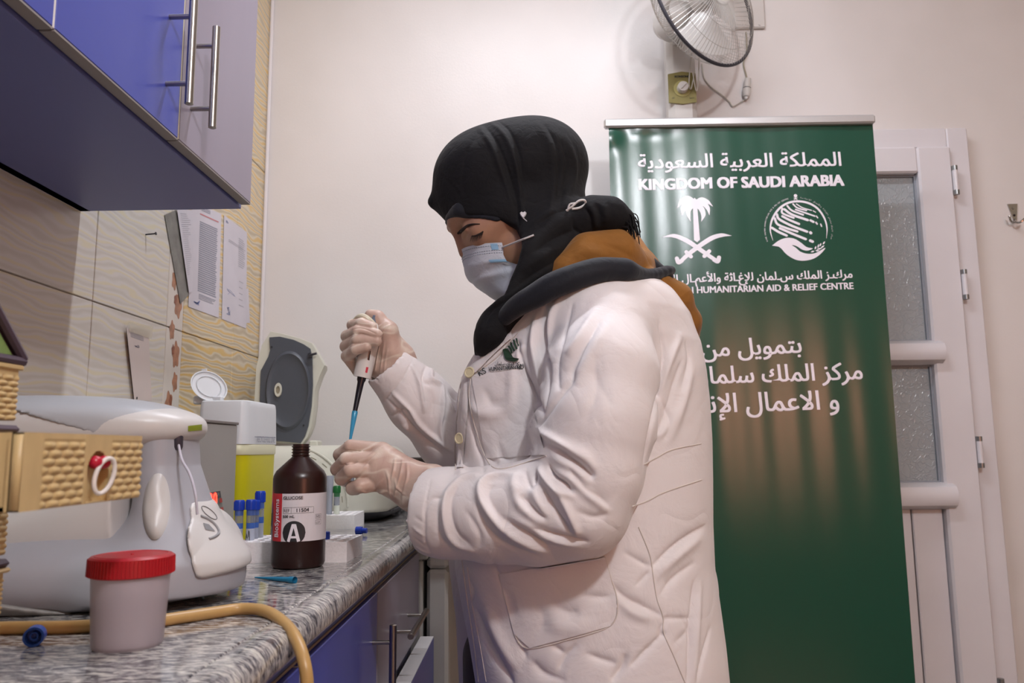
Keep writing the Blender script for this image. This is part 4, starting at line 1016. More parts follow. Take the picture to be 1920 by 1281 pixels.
def weave(y0, y1, z0, z1, xf, notch=None):
    """front face with woven relief, facing +x"""
    ny_, nz_ = 130, 46; m = MB(); ys = np.linspace(y0, y1, ny_); zs = np.linspace(z0, z1, nz_); V = []; keep = []
    for y in ys:
        for z in zs:
            rowh = (z1 - z0) / 9; r = int((z - z0) / rowh); u = (y - y0) / .0145 + (.5 if r % 2 else 0); fu = u - math.floor(u); fv = (z - z0) / rowh - r
            h = .0022 * max(0, math.sin(PI * fu)) ** .6 * max(0, math.sin(PI * fv)) ** .7
            if y < y0 + .022 or z > z1 - .005: h = .0008
            if notch and abs(y - notch[0]) < notch[1] + .004: h = .0006
            V.append((xf + h, y, z))
            keep.append(not (notch and ((y - notch[0]) / notch[1]) ** 2 + (max(0, z - notch[2]) / notch[3]) ** 2 < 1 and (z < notch[2] + notch[3])))
    Fs = [(i * nz_ + j, (i + 1) * nz_ + j, (i + 1) * nz_ + j + 1, i * nz_ + j + 1) for i in range(ny_ - 1) for j in range(nz_ - 1) if keep[i * nz_ + j] or keep[(i + 1) * nz_ + j + 1]]
    return V, Fs
def drawer(z0, z1, out, name='drawer'):
    xf = txf + out; nt_ = (ty0 + .091, .0155, z0 + .021, .018)
    m = MB().box((txb + .02 + out, ty0 + .004, z0), (xf - .004, ty0 + .007, z1)).box((txb + .02 + out, ty1 - .007, z0), (xf - .004, ty1 - .004, z1)).box((txb + .02 + out, ty0 + .004, z0), (xf - .004, ty1 - .004, z0 + .003)).box((txb + .02 + out, ty0 + .004, z0), (txb + .023 + out, ty1 - .004, z1)).box((xf - .009, ty0, z0), (xf - .0062, ty1, z1))
    d = m.build(name, CANE, tw)
    V, Fs = weave(ty0, ty1, z0, z1, xf, nt_); mm = MB().add(V, Fs)
    mm.box((xf - .007, ty0, z0), (xf, ty0 + .002, z1)).box((xf - .007, ty1 - .002, z0), (xf, ty1, z1)).box((xf - .007, ty0, z1 - .0015), (xf, ty1, z1)).box((xf - .007, ty0, z0), (xf, ty1, z0 + .001))
    arch = [(nt_[0] + nt_[1] * math.cos(a), nt_[2] + nt_[3] * math.sin(a)) for a in np.linspace(0, PI, 19)]; arch = [(nt_[0] + nt_[1], z0)] + arch + [(nt_[0] - nt_[1], z0)]
    for p, q in zip(arch[:-1], arch[1:]): mm.add([(xf + .0008, *p), (xf + .0008, *q), (xf - .007, *q), (xf - .007, *p)], [(0, 1, 2, 3)])
    mm.build('woven_front', CANE, d, smooth=True); return d, nt_, xf
for z0, z1 in ((.886, .921), (.924, .957), (.972, 1.016), (1.083, 1.126)): drawer(z0, z1, 0)
d, nt_, xf = drawer(1.018, 1.0690, .110)
REDB = M('red bead', '#b01a35', .25); RING = M('white ring', '#d8d3d0', .3)
by_, bz_ = nt_[0] + .001, nt_[2] + .009
for q in (-.0055, .006): MB().lathe([(.0052 * math.sin(a), -.0052 * math.cos(a)) for a in np.linspace(0, PI, 12)], (xf + .001, by_ + q, bz_), n=18).build('bead', REDB, d)
rc = np.array((xf + .006, by_ - .001, bz_ - .010))
MB().tube([tuple(rc + np.array((.006 * math.cos(t) * .5, .0085 * math.cos(t), .012 * math.sin(t) + .005 * math.cos(t)))) for t in np.linspace(0, 2 * PI, 40)], .0017, 8, cap=False).build('ring_pull', RING, d)
# gable with a printed picture
ga = [(ty0 - .008, 1.130), (ty1 + .006, 1.130), (ty1 + .006, 1.139), ((ty0 + ty1) / 2, 1.218), (ty0 - .008, 1.139)]
g_ = MB().prism(ga, txb, txf - .004, 'x').build('roof', CANED, tw)
MB().prism([(ty0 + .004, 1.137), (ty1 - .004, 1.137), ((ty0 + ty1) / 2, 1.205)], txf - .006, txf - .002, 'x').build('gable_picture', M('green picture print', '#7f9a5a', .3, var=.7, vscale=28), g_)
m = MB()
for p, q in (((ty1 + .006, 1.136), ((ty0 + ty1) / 2, 1.216)), (((ty0 + ty1) / 2, 1.216), (ty0 - .008, 1.136)), ((ty0 - .008, 1.134), (ty1 + .006, 1.134))): m.tube([(txf, *p), (txf, *q)], .0042, 8)
m.build('gable_trim', CANED, g_)
MB().box((txb, ty0 - .006, 1.126), (txf + .003, ty1 + .004, 1.1305), .001).build('eave_band', CANE, g_)

# ---------------------------------------------------------------- grey instrument box
ib = thing('instrument_box', (-.62, 1.39, CT), 'plain grey metal instrument box with red led controller, beside yellow sharps bin', 'instrument')
ix1 = -.545; iy1 = atx(443, 860, ix1)[1]; iy0 = iy1 - .19; iz1 = atx(443, 797, ix1)[2]
IBX = M('grey beige enamel', '#96938f', .5, var=.03, vscale=8)
MB().box((ix1 - .17, iy0, CT + .006), (ix1, iy1, iz1), .002).build('body', IBX, ib)
MB().box((ix1 - .172, iy0 - .002, iz1), (ix1 + .002, iy1 + .002, iz1 + .005), .001).build('top_plate', M('dull top plate', '#7b7471', .45, .3), ib)
for x in (ix1 - .15, ix1 - .015):
    for yy in (iy0 + .02, iy1 - .02): MB().lathe([(0, 0), (.007, 0), (.007, .006), (0, .006)], (x, yy, CT), n=12).build('foot', GD, ib)
IS = lambda px, py: (lambda p: (p[1], p[2]))(atx(px, py, ix1 + .004))
cp = MB().prism([IS(*p) for p in ((366, 928), (413, 920), (421, 970), (366, 982))], ix1 - .001, ix1 + .004, 'x').build('controller', M('controller face', '#807f78', .4), ib)
fs = lambda u, v, e: (ix1 + .004 + e, u, v)
P = Print(); P.poly([IS(*p) for p in ((367, 929), (412.5, 921), (414, 933), (367, 942))]); P.build('title_band', fs, M('dark title band', '#3f3e43', .4), cp)
P = Print(); P.text('VITA CONTROLLER', IS(378, 936), IS(410, 930)); P.build('lettering', fs, M('pale print', '#9c9a9a', .5), cp, eps=.0009)
P = Print(); P.poly([IS(*p) for p in ((387, 944), (405, 940.5), (407, 956), (388, 960))]); P.build('display', fs, M('led window', '#3a0508', .2, emit=('#ff1a12', .15)), cp)
P = Print(); P.text('30', IS(389.5, 956), IS(405, 953), 1.0, .0005); P.build('digits', fs, M('led digits', '#ff3020', .3, emit=('#ff2a1c', 5)), cp, eps=.0010)
for a, b in ((409, 934), (411.5, 951)):
    P = Print(); P.poly([IS(*p) for p in ((a, b + 1), (a + 5, b), (a + 6, b + 8), (a + 1, b + 9))]); P.build('button', fs, M('red button', '#a8332c', .35), cp, eps=.002)

# ---------------------------------------------------------------- sharps bin
sb = thing('sharps_bin', (-.53, 1.6, CT), 'yellow sharps bin with milky white top and open flap, beside centrifuge', 'bin')
kz = lambda py, y=1.52: aty(460, py, y)[2]
kc = np.array(aty(460, 850, 1.50)[:2]); kl = np.array((aty(364, 850, 1.50)[0], 1.50)); kr = np.array((kc[0], 1.70))
foot = [kc, kr, kr + kl - kc, kl]; ctr = np.mean(foot, 0)
def rbox(scale_, z, rr=.16, n=5):
    out = []
    for i in range(4):
        p = foot[i]; a = foot[i - 1]; b = foot[(i + 1) % 4]
        p0 = p + (a - p) * rr; p2 = p + (b - p) * rr
        for t in np.linspace(0, 1, n): out.append(((1 - t) ** 2 * p0 + 2 * t * (1 - t) * p + t * t * p2 - ctr) * scale_ + ctr)
    return [(x, y, z) for x, y in out]
def shell(secs, name, mat, cap=(False, False)):
    m = MB(); R_ = [rbox(s_, z, rr) for s_, z, rr in secs]; n = len(R_[0]); V = [p for r in R_ for p in r]
    Fs = [(j * n + i, j * n + (i + 1) % n, (j + 1) * n + (i + 1) % n, (j + 1) * n + i) for j in range(len(secs) - 1) for i in range(n)]
    if cap[0]: Fs.append(tuple(range(n))[::-1])
    if cap[1]: Fs.append(tuple((len(secs) - 1) * n + i for i in range(n)))
    return m.add(V, Fs).build(name, mat, sb)
YEL = M('yellow plastic', '#c6be0e', .4); MILK = M('milky plastic', '#ccd0d4', .35, sub=.0, var=.02); CREAM = M('cream collar', '#d3d2b4', .4)
shell([(.94, CT, .2), (.96, CT + .004, .2), (1.0, kz(853), .2)], 'lower_bin', YEL, (True, True))
shell([(1.02, kz(853), .2), (1.03, kz(851), .2), (1.03, kz(836), .2), (1.01, kz(833), .2)], 'collar', CREAM, (True, True))
shell([(1.02, kz(833), .16), (.975, kz(762), .14), (.955, kz(753), .14), (.92, kz(751), .14)], 'upper_bin', MILK, (True, True))
fc = np.array(aty(391, 726, 1.60)); Rf = align((.55, -.8, .25)); tz_ = kz(751)
fl_ = MB().lathe([(0, 0), (.030, 0), (.037, .002), (.0385, .006), (.0365, .006), (.034, .003), (0, .003)], fc, Rf, 40, sq=(1, .8)).build('flap', MILK, sb)
MB().lathe([(.024, .0035), (.0255, .005), (.027, .0035)], fc, Rf, 40, sq=(1, .8)).build('flap_ring', MILK, fl_)
tb = aty(383, 697, 1.605)
MB().box(tb - (.006, .001, .008), tb + (.006, .001, .006), .001).build('flap_tab', MILK, fl_)
MB().box(fc - (.03, .004, fc[2] - tz_ + .002), fc + (.03, .012, -.018), .003).build('flap_hinge', MILK, sb)
dv = (kr - kc) / np.linalg.norm(kr - kc); nrm2 = np.array((dv[1], -dv[0]))
def sbs(u, v, e):
    s_ = 1.012 + .0; p = ctr + (kc - ctr) * s_ + dv * u + nrm2 * (e + .002 + (kz(833) - v) * -.02); return (p[0], p[1], v)
P = Print(); P.text('RECYCLE FULL LINE', (.055, kz(833) + .004), (.165, kz(833) + .004), 1.4); P.strip([(.04, kz(823) + .004), (.17, kz(823) + .004)], .0016, 2); P.build('lettering', sbs, M('grey ink', '#8d8f9c', .8), sb)

# ---------------------------------------------------------------- centrifuge with raised lid
cf = thing('centrifuge', (-.50, 2.12, CT), 'cream bench centrifuge with raised dark grey lid, behind the foam racks', 'centrifuge')
CRM = M('cream plastic', '#c9c8bb', .38); DGR = M('slate grey plastic', '#4c5058', .42)
cxm = aty(610, 900, 2.12)[0]; s = SDF((cxm - .26, 1.86, .87), (cxm + .26, 2.40, 1.10), .005)
zt = aty(650, 832, 2.0)[2]
s.box((cxm, 2.125, .955), (.195, .20, zt - .955 - .004), .05); s.ell((cxm, 2.12, .96), (.205, .215, .075), k=.02, p=3); s.half((0, 0, -1), (0, 0, .905))
V, Q = s.mesh(3); TC = bvh(V, Q); link_mesh('housing', V, Q, CRM, cf)
s = SDF((cxm - .26, 1.86, .87), (cxm + .26, 2.40, .93), .005); s.ell((cxm, 2.12, .93), (.208, .218, .06), p=3.2); s.half((0, 0, -1), (0, 0, CT)); s.half((0, 0, 1), (0, 0, .908))
V, Q = s.mesh(1); link_mesh('base', V, Q, M('charcoal base', '#3e3f44', .5), cf)
vc = (548, 945); vent = []
for k, rr in enumerate((104,)):
    L = ell_line(TC, vc[0], vc[1], rr, rr * 1.02, 0, -1.5, .05, .0, 24)
    if len(L) > 4: MB().tube(L, .0035, 8).build('vent_rim', CRM, cf)
m = MB()
for k, rr in enumerate((94, 80, 66, 52)):
    for a in np.arange(-1.45, -.1, .26 + .05 * k):
        p = [hit(TC, vc[0] + rr * math.cos(a + d_), vc[1] + rr * math.sin(a + d_))[0] for d_ in (0, .06, .12)]
        if all(x is not None for x in p): m.tube(p, .0011, 5)
m.build('vent_slots', M('slot shadow brown', '#8a8672', .6), cf, kind='stuff')
# lid
zl4 = lambda x, y: (470 + x / 4.93, 600 + y / 4.93)
yl = 2.20
LPx = lambda x, y, dy=0: (lambda p: (p[0], p[2]))(aty(*zl4(x, y), yl))
face = [(175, 162), (270, 155), (400, 185), (490, 225), (550, 265), (570, 350), (574, 600), (562, 800), (533, 980), (500, 1080), (460, 1140), (320, 1125), (200, 1118), (130, 1050), (95, 900), (86, 750), (95, 470), (165, 340), (182, 280)]
ld = MB().prism([LPx(*p) for p in face], yl - .002, yl + .03, 'y').build('lid', DGR, cf)
outer = [(180, 105), (300, 130), (450, 170), (562, 215), (678, 420), (640, 500), (590, 640), (580, 800), (555, 990), (520, 1085), (470, 1150), (320, 1140), (190, 1130), (100, 1060), (45, 900), (30, 750), (48, 430), (100, 230)]
oc = np.mean([LPx(*p) for p in outer], 0)
m = MB(); R0 = [np.array(LPx(*p)) for p in outer]; n = len(R0)
secs = [(1.0, yl + .004), (1.01, yl + .012), (1.0, yl + .035), (.92, yl + .07), (.75, yl + .09)]
V = [(*(oc + (p - oc) * s_), y) for s_, y in secs for p in R0]; V = [(a, y, b) for a, b, y in V]
Fs = [(j * n + i, j * n + (i + 1) % n, (j + 1) * n + (i + 1) % n, (j + 1) * n + i) for j in range(len(secs) - 1) for i in range(n)]
tri = tessellate_polygon([[Vector((V[i][0], V[i][2], 0)) for i in range(n)]]); Fs += [tuple(t_) for t_ in tri]
k = (len(secs) - 1) * n; Fs += [tuple(k + i for i in t_) for t_ in tri]
m.add(V, Fs).build('lid_shell', CRM, ld)
lc = np.array(aty(*zl4(345, 690), yl - .002))
MB().lathe([(.0, -.002), (.86, -.002), (.90, .003), (.95, .005), (1.0, .001)], (0, 0, 0), None, 60)
m = MB(); prof = [(.0, .0015), (.55, .001), (.80, .0015), (.90, .004), (.96, .0065), (1.0, .0045), (1.04, .0)]
wx, wz = .047, .108
V = []; n = 56
for r, hgt in prof:
    for i in range(n): a = 2 * PI * i / n; V.append((lc[0] + wx * r * math.cos(a) * 1.32, yl - .002 - hgt, lc[2] + .012 + wz * r * math.sin(a)))
Fs = [(j * n + i, j * n + (i + 1) % n, (j + 1) * n + (i + 1) % n, (j + 1) * n + i) for j in range(len(prof) - 1) for i in range(n)]
m.add(V, Fs).build('lid_dish', DGR, ld)
hc2 = np.array(aty(*zl4(255, 648), yl - .005)); Ry = rot('X', 90)
MB().lathe([(.0075, .0), (.0075, .004), (.0125, .004), (.0135, .0)], hc2, Ry, 28, sq=(.8, 1.5)).build('hub_ring', CRM, ld)
MB().lathe([(0, .0), (.0075, .0), (.0075, .0015), (0, .0015)], hc2, Ry, 20, sq=(.8, 1.5)).build('hub_core', M('tan core', '#8f8672', .5), ld)
m = MB()
for x, y in ((195, 250), (490, 975)): m.lathe([(0, 0), (.0025, 0), (.0025, .002), (0, .002)], np.array(aty(*zl4(x, y), yl - .002)), Ry, 10)
m.build('screw_holes', M('black print', '#26262a', .5), ld)
la = np.array(aty(*zl4(545, 325), yl - .012))
MB().tube([la, la + (.02, -.002, .004)], .0035, 10).lathe([(0, 0), (.006, 0), (.006, .014), (0, .014)], la + (.0, .012, 0), Ry, 14).build('latch_pin', M('dark latch', '#55555a', .3, .8), ld)
for dx in (-.08, .06): MB().box((oc[0] + dx, yl + .0, zt - .02), (oc[0] + dx + .025, yl + .05, zt + .012), .004).build('hinge', CRM, cf)

db = aty(785, 872, 2.34)
dk_ = thing('dark_box', (db[0], 2.34, CT), 'small dark brown box standing against granite backsplash between the hands', 'box')
zt2 = aty(785, 858, 2.32)[2]; xa, xb = aty(768, 865, 2.32)[0], aty(800, 865, 2.32)[0]
MB().box((xa, 2.32, CT), (xb, 2.385, zt2 - .008), .003).build('body', M('dark brown plastic', '#3d3630', .5), dk_)
MB().box((xa - .001, 2.319, zt2 - .008), (xb + .001, 2.386, zt2), .002).build('lid', M('dark brown plastic', '#3d3630', .5), dk_)

# ---------------------------------------------------------------- the person
W = lambda px, py, y: aty(px, py, y)
pxm = lambda n, y=1.28: n * y / F            # photograph pixels to metres at a depth
pe = thing('person', (.05, 1.30, 0), 'person in white lab coat, black headscarf and face mask, bending over gloved hands', 'person')
def cloth(name, col, rough=.75, var=.05, b1=.35, s1=22, weave=True, sheen=.15, col2=None, crease=0):
    t = NT(name); c = lin(col); f = t.noise(9, 4)
    u = lin(col2) if col2 else tuple(min(1, x * (1 + var)) for x in c[:3]) + (1,)
    t.l(t.ramp(f, [(.3, tuple(x * (1 - var) for x in c[:3]) + (1,)), (.7, u)]), t.b.inputs['Base Color'])
    t.b.inputs['Roughness'].default_value = rough; t.b.inputs['Sheen Weight'].default_value = sheen; t.b.inputs['Specular IOR Level'].default_value = .3
    big = t.noise(s1, 4, .8, rough=.55); fine = t.noise(900, 2); cr = t.noise(crease or 20, 2, .6)
    rid = t.math('MINIMUM', t.math('MULTIPLY', t.math('ABSOLUTE', t.math('SUBTRACT', cr, .5)), 5.0), .5)
    t.bump(t.math('ADD', t.math('ADD', big, t.math('MULTIPLY', rid, .55 if crease else 0)), t.math('MULTIPLY', fine, .04 if weave else 0)), b1, .006); return t.m
COAT = cloth('white cotton', '#dcd6d6', .62, .02, .4, 17, crease=11)
SCARF = cloth('black scarf cloth', '#0f0f12', .85, .25, .3, 60, sheen=.03, crease=9); NAVY = cloth('navy cloth', '#12151e', .7, .15, .25, 40)
TAN = cloth('tan brown cloth', '#87591f', .75, .12, .35, 30, crease=14); SKIN = M('skin', '#a27a62', .45, var=.06, vscale=60, bump=.12, bscale=700, bdist=.0004, sub=.12)
TROU = cloth('dark brown grey cloth', '#4a4542', .8, .1); SHOE = M('black shoe', '#1c1b1d', .5); SOLE = M('shoe sole', '#3a3836', .8)
MASK = cloth('pale blue mask fabric', '#bcc1ca', .75, .03, .3, 45); MASKB = M('blue mask edge', '#86aecb', .6); ELA = M('white elastic', '#cfccca', .7)
t = NT('latex glove'); wr = t.noise(26, 4, 1.6, t.coord((1, 1, 1)), .6); wr2 = t.noise(8, 2)
wr3 = t.noise(24, 1, .5, t.coord((.55, 1, 1.25), (0, .5, 0))); ln_ = t.math('MAXIMUM', t.math('SUBTRACT', 1.0, t.math('MULTIPLY', t.math('ABSOLUTE', t.math('SUBTRACT', wr3, .5)), 16.0)), 0.0)
t.l(t.ramp(t.math('ADD', t.math('ADD', t.math('MULTIPLY', wr, .35), t.math('MULTIPLY', wr2, .35)), t.math('MULTIPLY', ln_, .20)), [(.26, lin('#b99a8d')), (.37, lin('#c3a89a')), (.45, lin('#cbb5a7')), (.60, lin('#d8cabc'))]), t.b.inputs['Base Color'])
t.b.inputs['Roughness'].default_value = .42; t.b.inputs['Subsurface Weight'].default_value = .08; t.b.inputs['Subsurface Radius'].default_value = (.01, .006, .004); t.b.inputs['Subsurface Scale'].default_value = .3
t.bump(t.math('ADD', t.math('MULTIPLY', wr, .5), t.math('MULTIPLY', ln_, .25)), .30, .003); GLOVE = t.m

# ---- body: one surface, head shaped finely
HCt = W(950, 385, 1.28); fx = np.array((-math.cos(math.radians(28)), 0, -math.sin(math.radians(28)))); ux = np.array((-math.sin(math.radians(28)), 0, math.cos(math.radians(28))))
yaw = np.array(Matrix.Rotation(math.radians(6), 3, 'Z')); fx = yaw @ fx; ux = yaw @ ux; sx_ = np.cross(ux, fx)   # side, towards the far cheek or near
if sx_[1] > 0: sx_ = -sx_                     # +side = near the camera
RH = np.stack([fx, sx_, ux], 1)
Lh = lambda a, s_, b: HCt + fx * a + sx_ * s_ + ux * b
def headsdf(h, grow=0):
    s = SDF(HCt - (.16, .13, .2), HCt + (.15, .13, .16), h); g = grow
    s.ell(Lh(0, 0, .028), (.099 + g, .077 + g, .092 + g), R=RH); s.ell(Lh(.038, 0, -.045), (.064 + g, .062 + g, .088 + g), .02, R=RH)
    s.cone(Lh(-.01, 0, -.05), Lh(-.03, 0, -.16), .056 + g, .052 + g, .03)
    for q in (1, -1):
        s.cone(Lh(.066, .045 * q, -.032), Lh(.03, .058 * q, -.03), .02 + g, .018 + g, .02); s.cone(Lh(.02, .05 * q, -.09), Lh(.075, .012 * q, -.122), .024 + g, .016 + g, .025)
        s.cone(Lh(.082, .042 * q, .016), Lh(.097, .012 * q, .010), .010 + g, .010 + g, .014)
    s.cone(Lh(.096, 0, -.004), Lh(.102, 0, -.040), .0075 + g, .0095 + g, .012); s.ell(Lh(.096, .010, -.046), (.010, .007, .007), .006, R=RH); s.ell(Lh(.096, -.010, -.046), (.010, .007, .007), .006, R=RH)
    if not g:
        for q in (1, -1):
            s.ell(Lh(.103, .032 * q, -.010), (.016, .020, .011), .012, R=RH, op='d')
            s.ell(Lh(.0785, .033 * q, -.0125), (.0135, .0145, .0125), .003, R=RH); s.cone(Lh(.094, .022 * q, -.018), Lh(.088, .045 * q, -.017), .0035, .003, .006)
        s.cone(Lh(.092, -.018, -.078), Lh(.092, .018, -.078), .006, .006, .006); s.cone(Lh(.093, -.012, -.088), Lh(.093, .012, -.088), .0055, .0055, .005)
    for q in (1, -1): s.ell(Lh(-.015, .075 * q, -.02), (.018, .004, .03), .004, R=RH)
    return s
Vh, Qh = headsdf(.0022).mesh(1)
sh_n, sh_f, el_n, el_f, wr_n, wr_f = W(1125, 640, 1.135), W(1050, 660, 1.47), W(1085, 940, 1.10), W(925, 880, 1.42), W(790, 925, 1.18), W(745, 690, 1.30)
s = SDF((-.36, 1.0, 0), (.34, 1.62, 1.5), .0085)
s.cone(Lh(-.028, 0, -.13), W(1080, 560, 1.30), .05, .058, .02)
s.loft([(.80, .08, 1.30, .13, .16), (1.0, .07, 1.30, .12, .15), (1.2, .08, 1.30, .12, .16), (1.27, .09, 1.30, .10, .13)], k=.02)
s.cone(sh_n, sh_f, .055, .055, .03); s.chain([sh_n, el_n, wr_n, W(760, 908, 1.196)], [.05, .042, .020, .016], .02); s.chain([sh_f, el_f, wr_f, W(732, 672, 1.302)], [.05, .042, .018, .014], .02)
for yy in (1.215, 1.39): s.chain([(.07, 1.30 + (yy - 1.30) * .8, .86), (.05, yy, .48), (.09, yy, .06), (.0, yy, .045)], [.07, .05, .036, .03], .02)
s.half((0, 0, -1), (0, 0, .022))
Vb, Qb = s.mesh(2)
link_mesh('body', np.vstack([Vb, Vh]), np.vstack([Qb, Qh + len(Vb)]), SKIN, pe)
BO = bpy.data.objects['body']
TF = bvh(Vh, Qh)
# brow, lashes and closed-lid line on the near side and the far brow
BROW = M('dark brow hair', '#2a1d18', .8)
zf = lambda x, y: (800 + x / 6.404, 380 + y / 6.404)
m = MB()
L = drape_line(TF, [zf(375, 372), zf(430, 335), zf(490, 285), zf(560, 262), zf(640, 258)], 6, .0008)
if len(L) > 4: m.tube(L, .003, 6, rs=np.interp(np.linspace(0, 1, len(L)), [0, .2, .6, 1], [.0016, .003, .0022, .0006]))
m.tube([Lh(.103, -.012, .012), Lh(.099, -.03, .018)], .003, 6)
m.build('eyebrow', BROW, BO if False else pe)
m = MB()
L = drape_line(TF, [zf(545, 400), zf(590, 398), zf(640, 375), zf(680, 345)], 8, .0006)
if len(L) > 4: m.tube(L, .0015, 6, rs=np.interp(np.linspace(0, 1, len(L)), [0, .5, 1], [.0008, .0017, .001]))
for tt in np.linspace(0, 1, 13):
    if len(L) > 4:
        p = L[int(tt * (len(L) - 1))]; m.tube([p, p + fx * .004 - ux * .004, p + fx * .0075 - ux * .0085], .0004, 4, rs=[.0005, .0004, .0001])
for tt in np.linspace(0, 1, 9):
    p = Lh(.091, -.024 - .02 * tt, -.021); m.tube([p, p + fx * .008 - ux * .004, p + fx * .014 - ux * .003], .0004, 4, rs=[.0006, .0005, .0001])
m.build('eyelashes', BROW, pe, kind='stuff')
# ---- face mask
vv = [0, .12, .22, .33, .5, .7, .88, 1]
Fp = [(862, 473), (865.5, 484), (868, 495), (870.5, 506), (877, 525), (891, 536), (913, 553), (934, 563)]
Np = [(941, 455), (944, 466), (943.5, 477), (950, 490), (972, 496), (985, 515), (985, 540), (975, 560)]
Fw = np.array([W(a, b, 1.28) for a, b in Fp]); Nw = np.array([W(a, b, 1.213) for a, b in Np])
def mask_pt(u, v, off=0):
    f = np.array([np.interp(v, vv, Fw[:, j]) for j in range(3)]); n_ = np.array([np.interp(v, vv, Nw[:, j]) for j in range(3)])
    a = abs(u) * PI / 2; c = 1 - math.cos(a) ** 1.15; p = f + (n_ - f) * c; hw = 1.285 - n_[1]
    p[1] = 1.285 - math.copysign(hw * math.sin(a), u)
    d = .0016 * math.sin(v * 20 + u * 2) * (v > .25) * math.exp(-((v - .6) / .3) ** 2) + .0018 * math.sin(u * 9 + v * 7) * v
    r = p - np.array((.0 + HCt[0], 1.285, p[2])); r /= np.linalg.norm(r) + 1e-9
    return p + r * (d + off)
mm = MB(); us, vs_ = np.linspace(-1, 1, 61), np.linspace(0, 1, 34)
mm.grid(lambda u, v: mask_pt(u, v), us, vs_).grid(lambda u, v: mask_pt(u, v, -.0012), us, vs_, True)
mk = mm.build('face_mask', MASK, pe, smooth=True)
for v in (.06, .15, .19):
    m = MB(); sg = np.linspace(.05, .97, 48)
    for a, b in zip(sg[::2], sg[1::2]): m.tube([mask_pt(a, v, .0004), mask_pt(b, v, .0004)], .0005, 4)
    m.build('stitching', M('mask stitch', '#8f9aa8', .7), mk, kind='stuff')
m = MB(); m.grid(lambda u, v: mask_pt(u, v, .0007), np.linspace(.80, .91, 6), np.linspace(.02, .14, 6)); m.build('weld_patch', MASKB, mk)
m = MB(); m.grid(lambda u, v: mask_pt(u, v, .0008), np.linspace(.72, 1.0, 14), np.linspace(.30, .365, 5)); m.build('side_band', MASKB, mk)
m = MB(); m.grid(lambda u, v: mask_pt(u, v, .0010), np.linspace(.86, .93, 5), np.linspace(.37, .47, 5)); m.build('fold_patch', M('mask fold white', '#c9ccd0', .7), mk)

# ---- headscarf
s = SDF((-.26, 1.10, 1.15), (.26, 1.47, 1.65), .003)
R17 = np.array(Matrix.Rotation(math.radians(-17), 3, 'Y')); Y0 = 1.285
def E_(px, py, y, rx, ry, rz, k=0, R=None, p=2): s.ell(W(px, py, y), (pxm(rx), ry, pxm(rz)), k, R, p=p)
E_(958, 328, Y0, 146, .098, 105, 0, R17); E_(1018, 318, Y0, 82, .092, 84, .03); E_(905, 335, Y0, 90, .095, 82, .03)
s.ell(Lh(0, 0, .028), (.105, .084, .099), .01, R=RH); s.ell(Lh(.038, 0, -.045), (.071, .069, .094), .02, R=RH); s.cone(W(858, 372, Y0), W(812, 381, Y0), .040, .007, .03); E_(1035, 392, 1.275, 62, .075, 62, .03); E_(960, 415, 1.285, 70, .088, 60, .03)
s.chain([W(1025, 430, 1.27), W(985, 520, 1.262), W(955, 590, 1.25), W(925, 640, 1.235), W(912, 665, 1.23)], [.066, .064, .042, .026, .014], .03)
s.chain([W(1000, 470, 1.30), W(955, 560, 1.29)], [.06, .05], .03)
s.chain([W(1030, 440, 1.225), W(995, 500, 1.202), W(958, 565, 1.190), W(922, 622, 1.188), W(903, 655, 1.195)], [.050, .041, .031, .020, .009], .025)
s.chain([W(1070, 420, 1.22), W(1110, 402, 1.205), W(1145, 402, 1.205), W(1172, 412, 1.21)], [.038, .026, .024, .016], .018); s.chain([W(1100, 425, 1.225), W(1140, 428, 1.22)], [.026, .018], .02)
# the face opening
def poly_cut(pts, y0, y1):
    P = np.array([(lambda q: (q[0], q[2]))(W(a, b, y)) for a, b, y in pts])
    def fn(x, y, z):
        X, Z = x[:, 0, 0][:, None], z[0, 0, :][None, :]; d = np.full((X.shape[0], Z.shape[1]), 1e9); ins = np.zeros(d.shape, bool); n = len(P)
        for i in range(n):
            a, b = P[i], P[(i + 1) % n]; e = b - a; wx, wz_ = X - a[0], Z - a[1]; t_ = np.clip((wx * e[0] + wz_ * e[1]) / (e @ e), 0, 1)
            d = np.minimum(d, (wx - e[0] * t_) ** 2 + (wz_ - e[1] * t_) ** 2)
            c = ((a[1] <= Z) & (b[1] > Z)) | ((b[1] <= Z) & (a[1] > Z)); ins ^= c & (X < a[0] + (Z - a[1]) / (b[1] - a[1] + 1e-12) * e[0])
        d = np.sqrt(d) * np.where(ins, -1, 1); return np.maximum(d[:, None, :], np.maximum(y0 - y, y - y1))
    lo = np.array((P[:, 0].min(), y0, P[:, 1].min())); hi = np.array((P[:, 0].max(), y1, P[:, 1].max()))
    return fn, lo, hi
fn_, lo_, hi_ = poly_cut([(760, 384, 1.28), (800, 384, 1.28), (833, 411, 1.27), (862, 406, 1.23), (900, 408, 1.215), (938, 416, 1.21), (968, 429, 1.21), (978, 452, 1.21), (979, 478, 1.21), (972, 503, 1.21), (960, 535, 1.215), (949, 570, 1.23), (900, 600, 1.25), (760, 620, 1.28)], 1.0, 1.6)
s.put(fn_, lo_, hi_, .006, op='d')
V, Q = s.mesh(3)
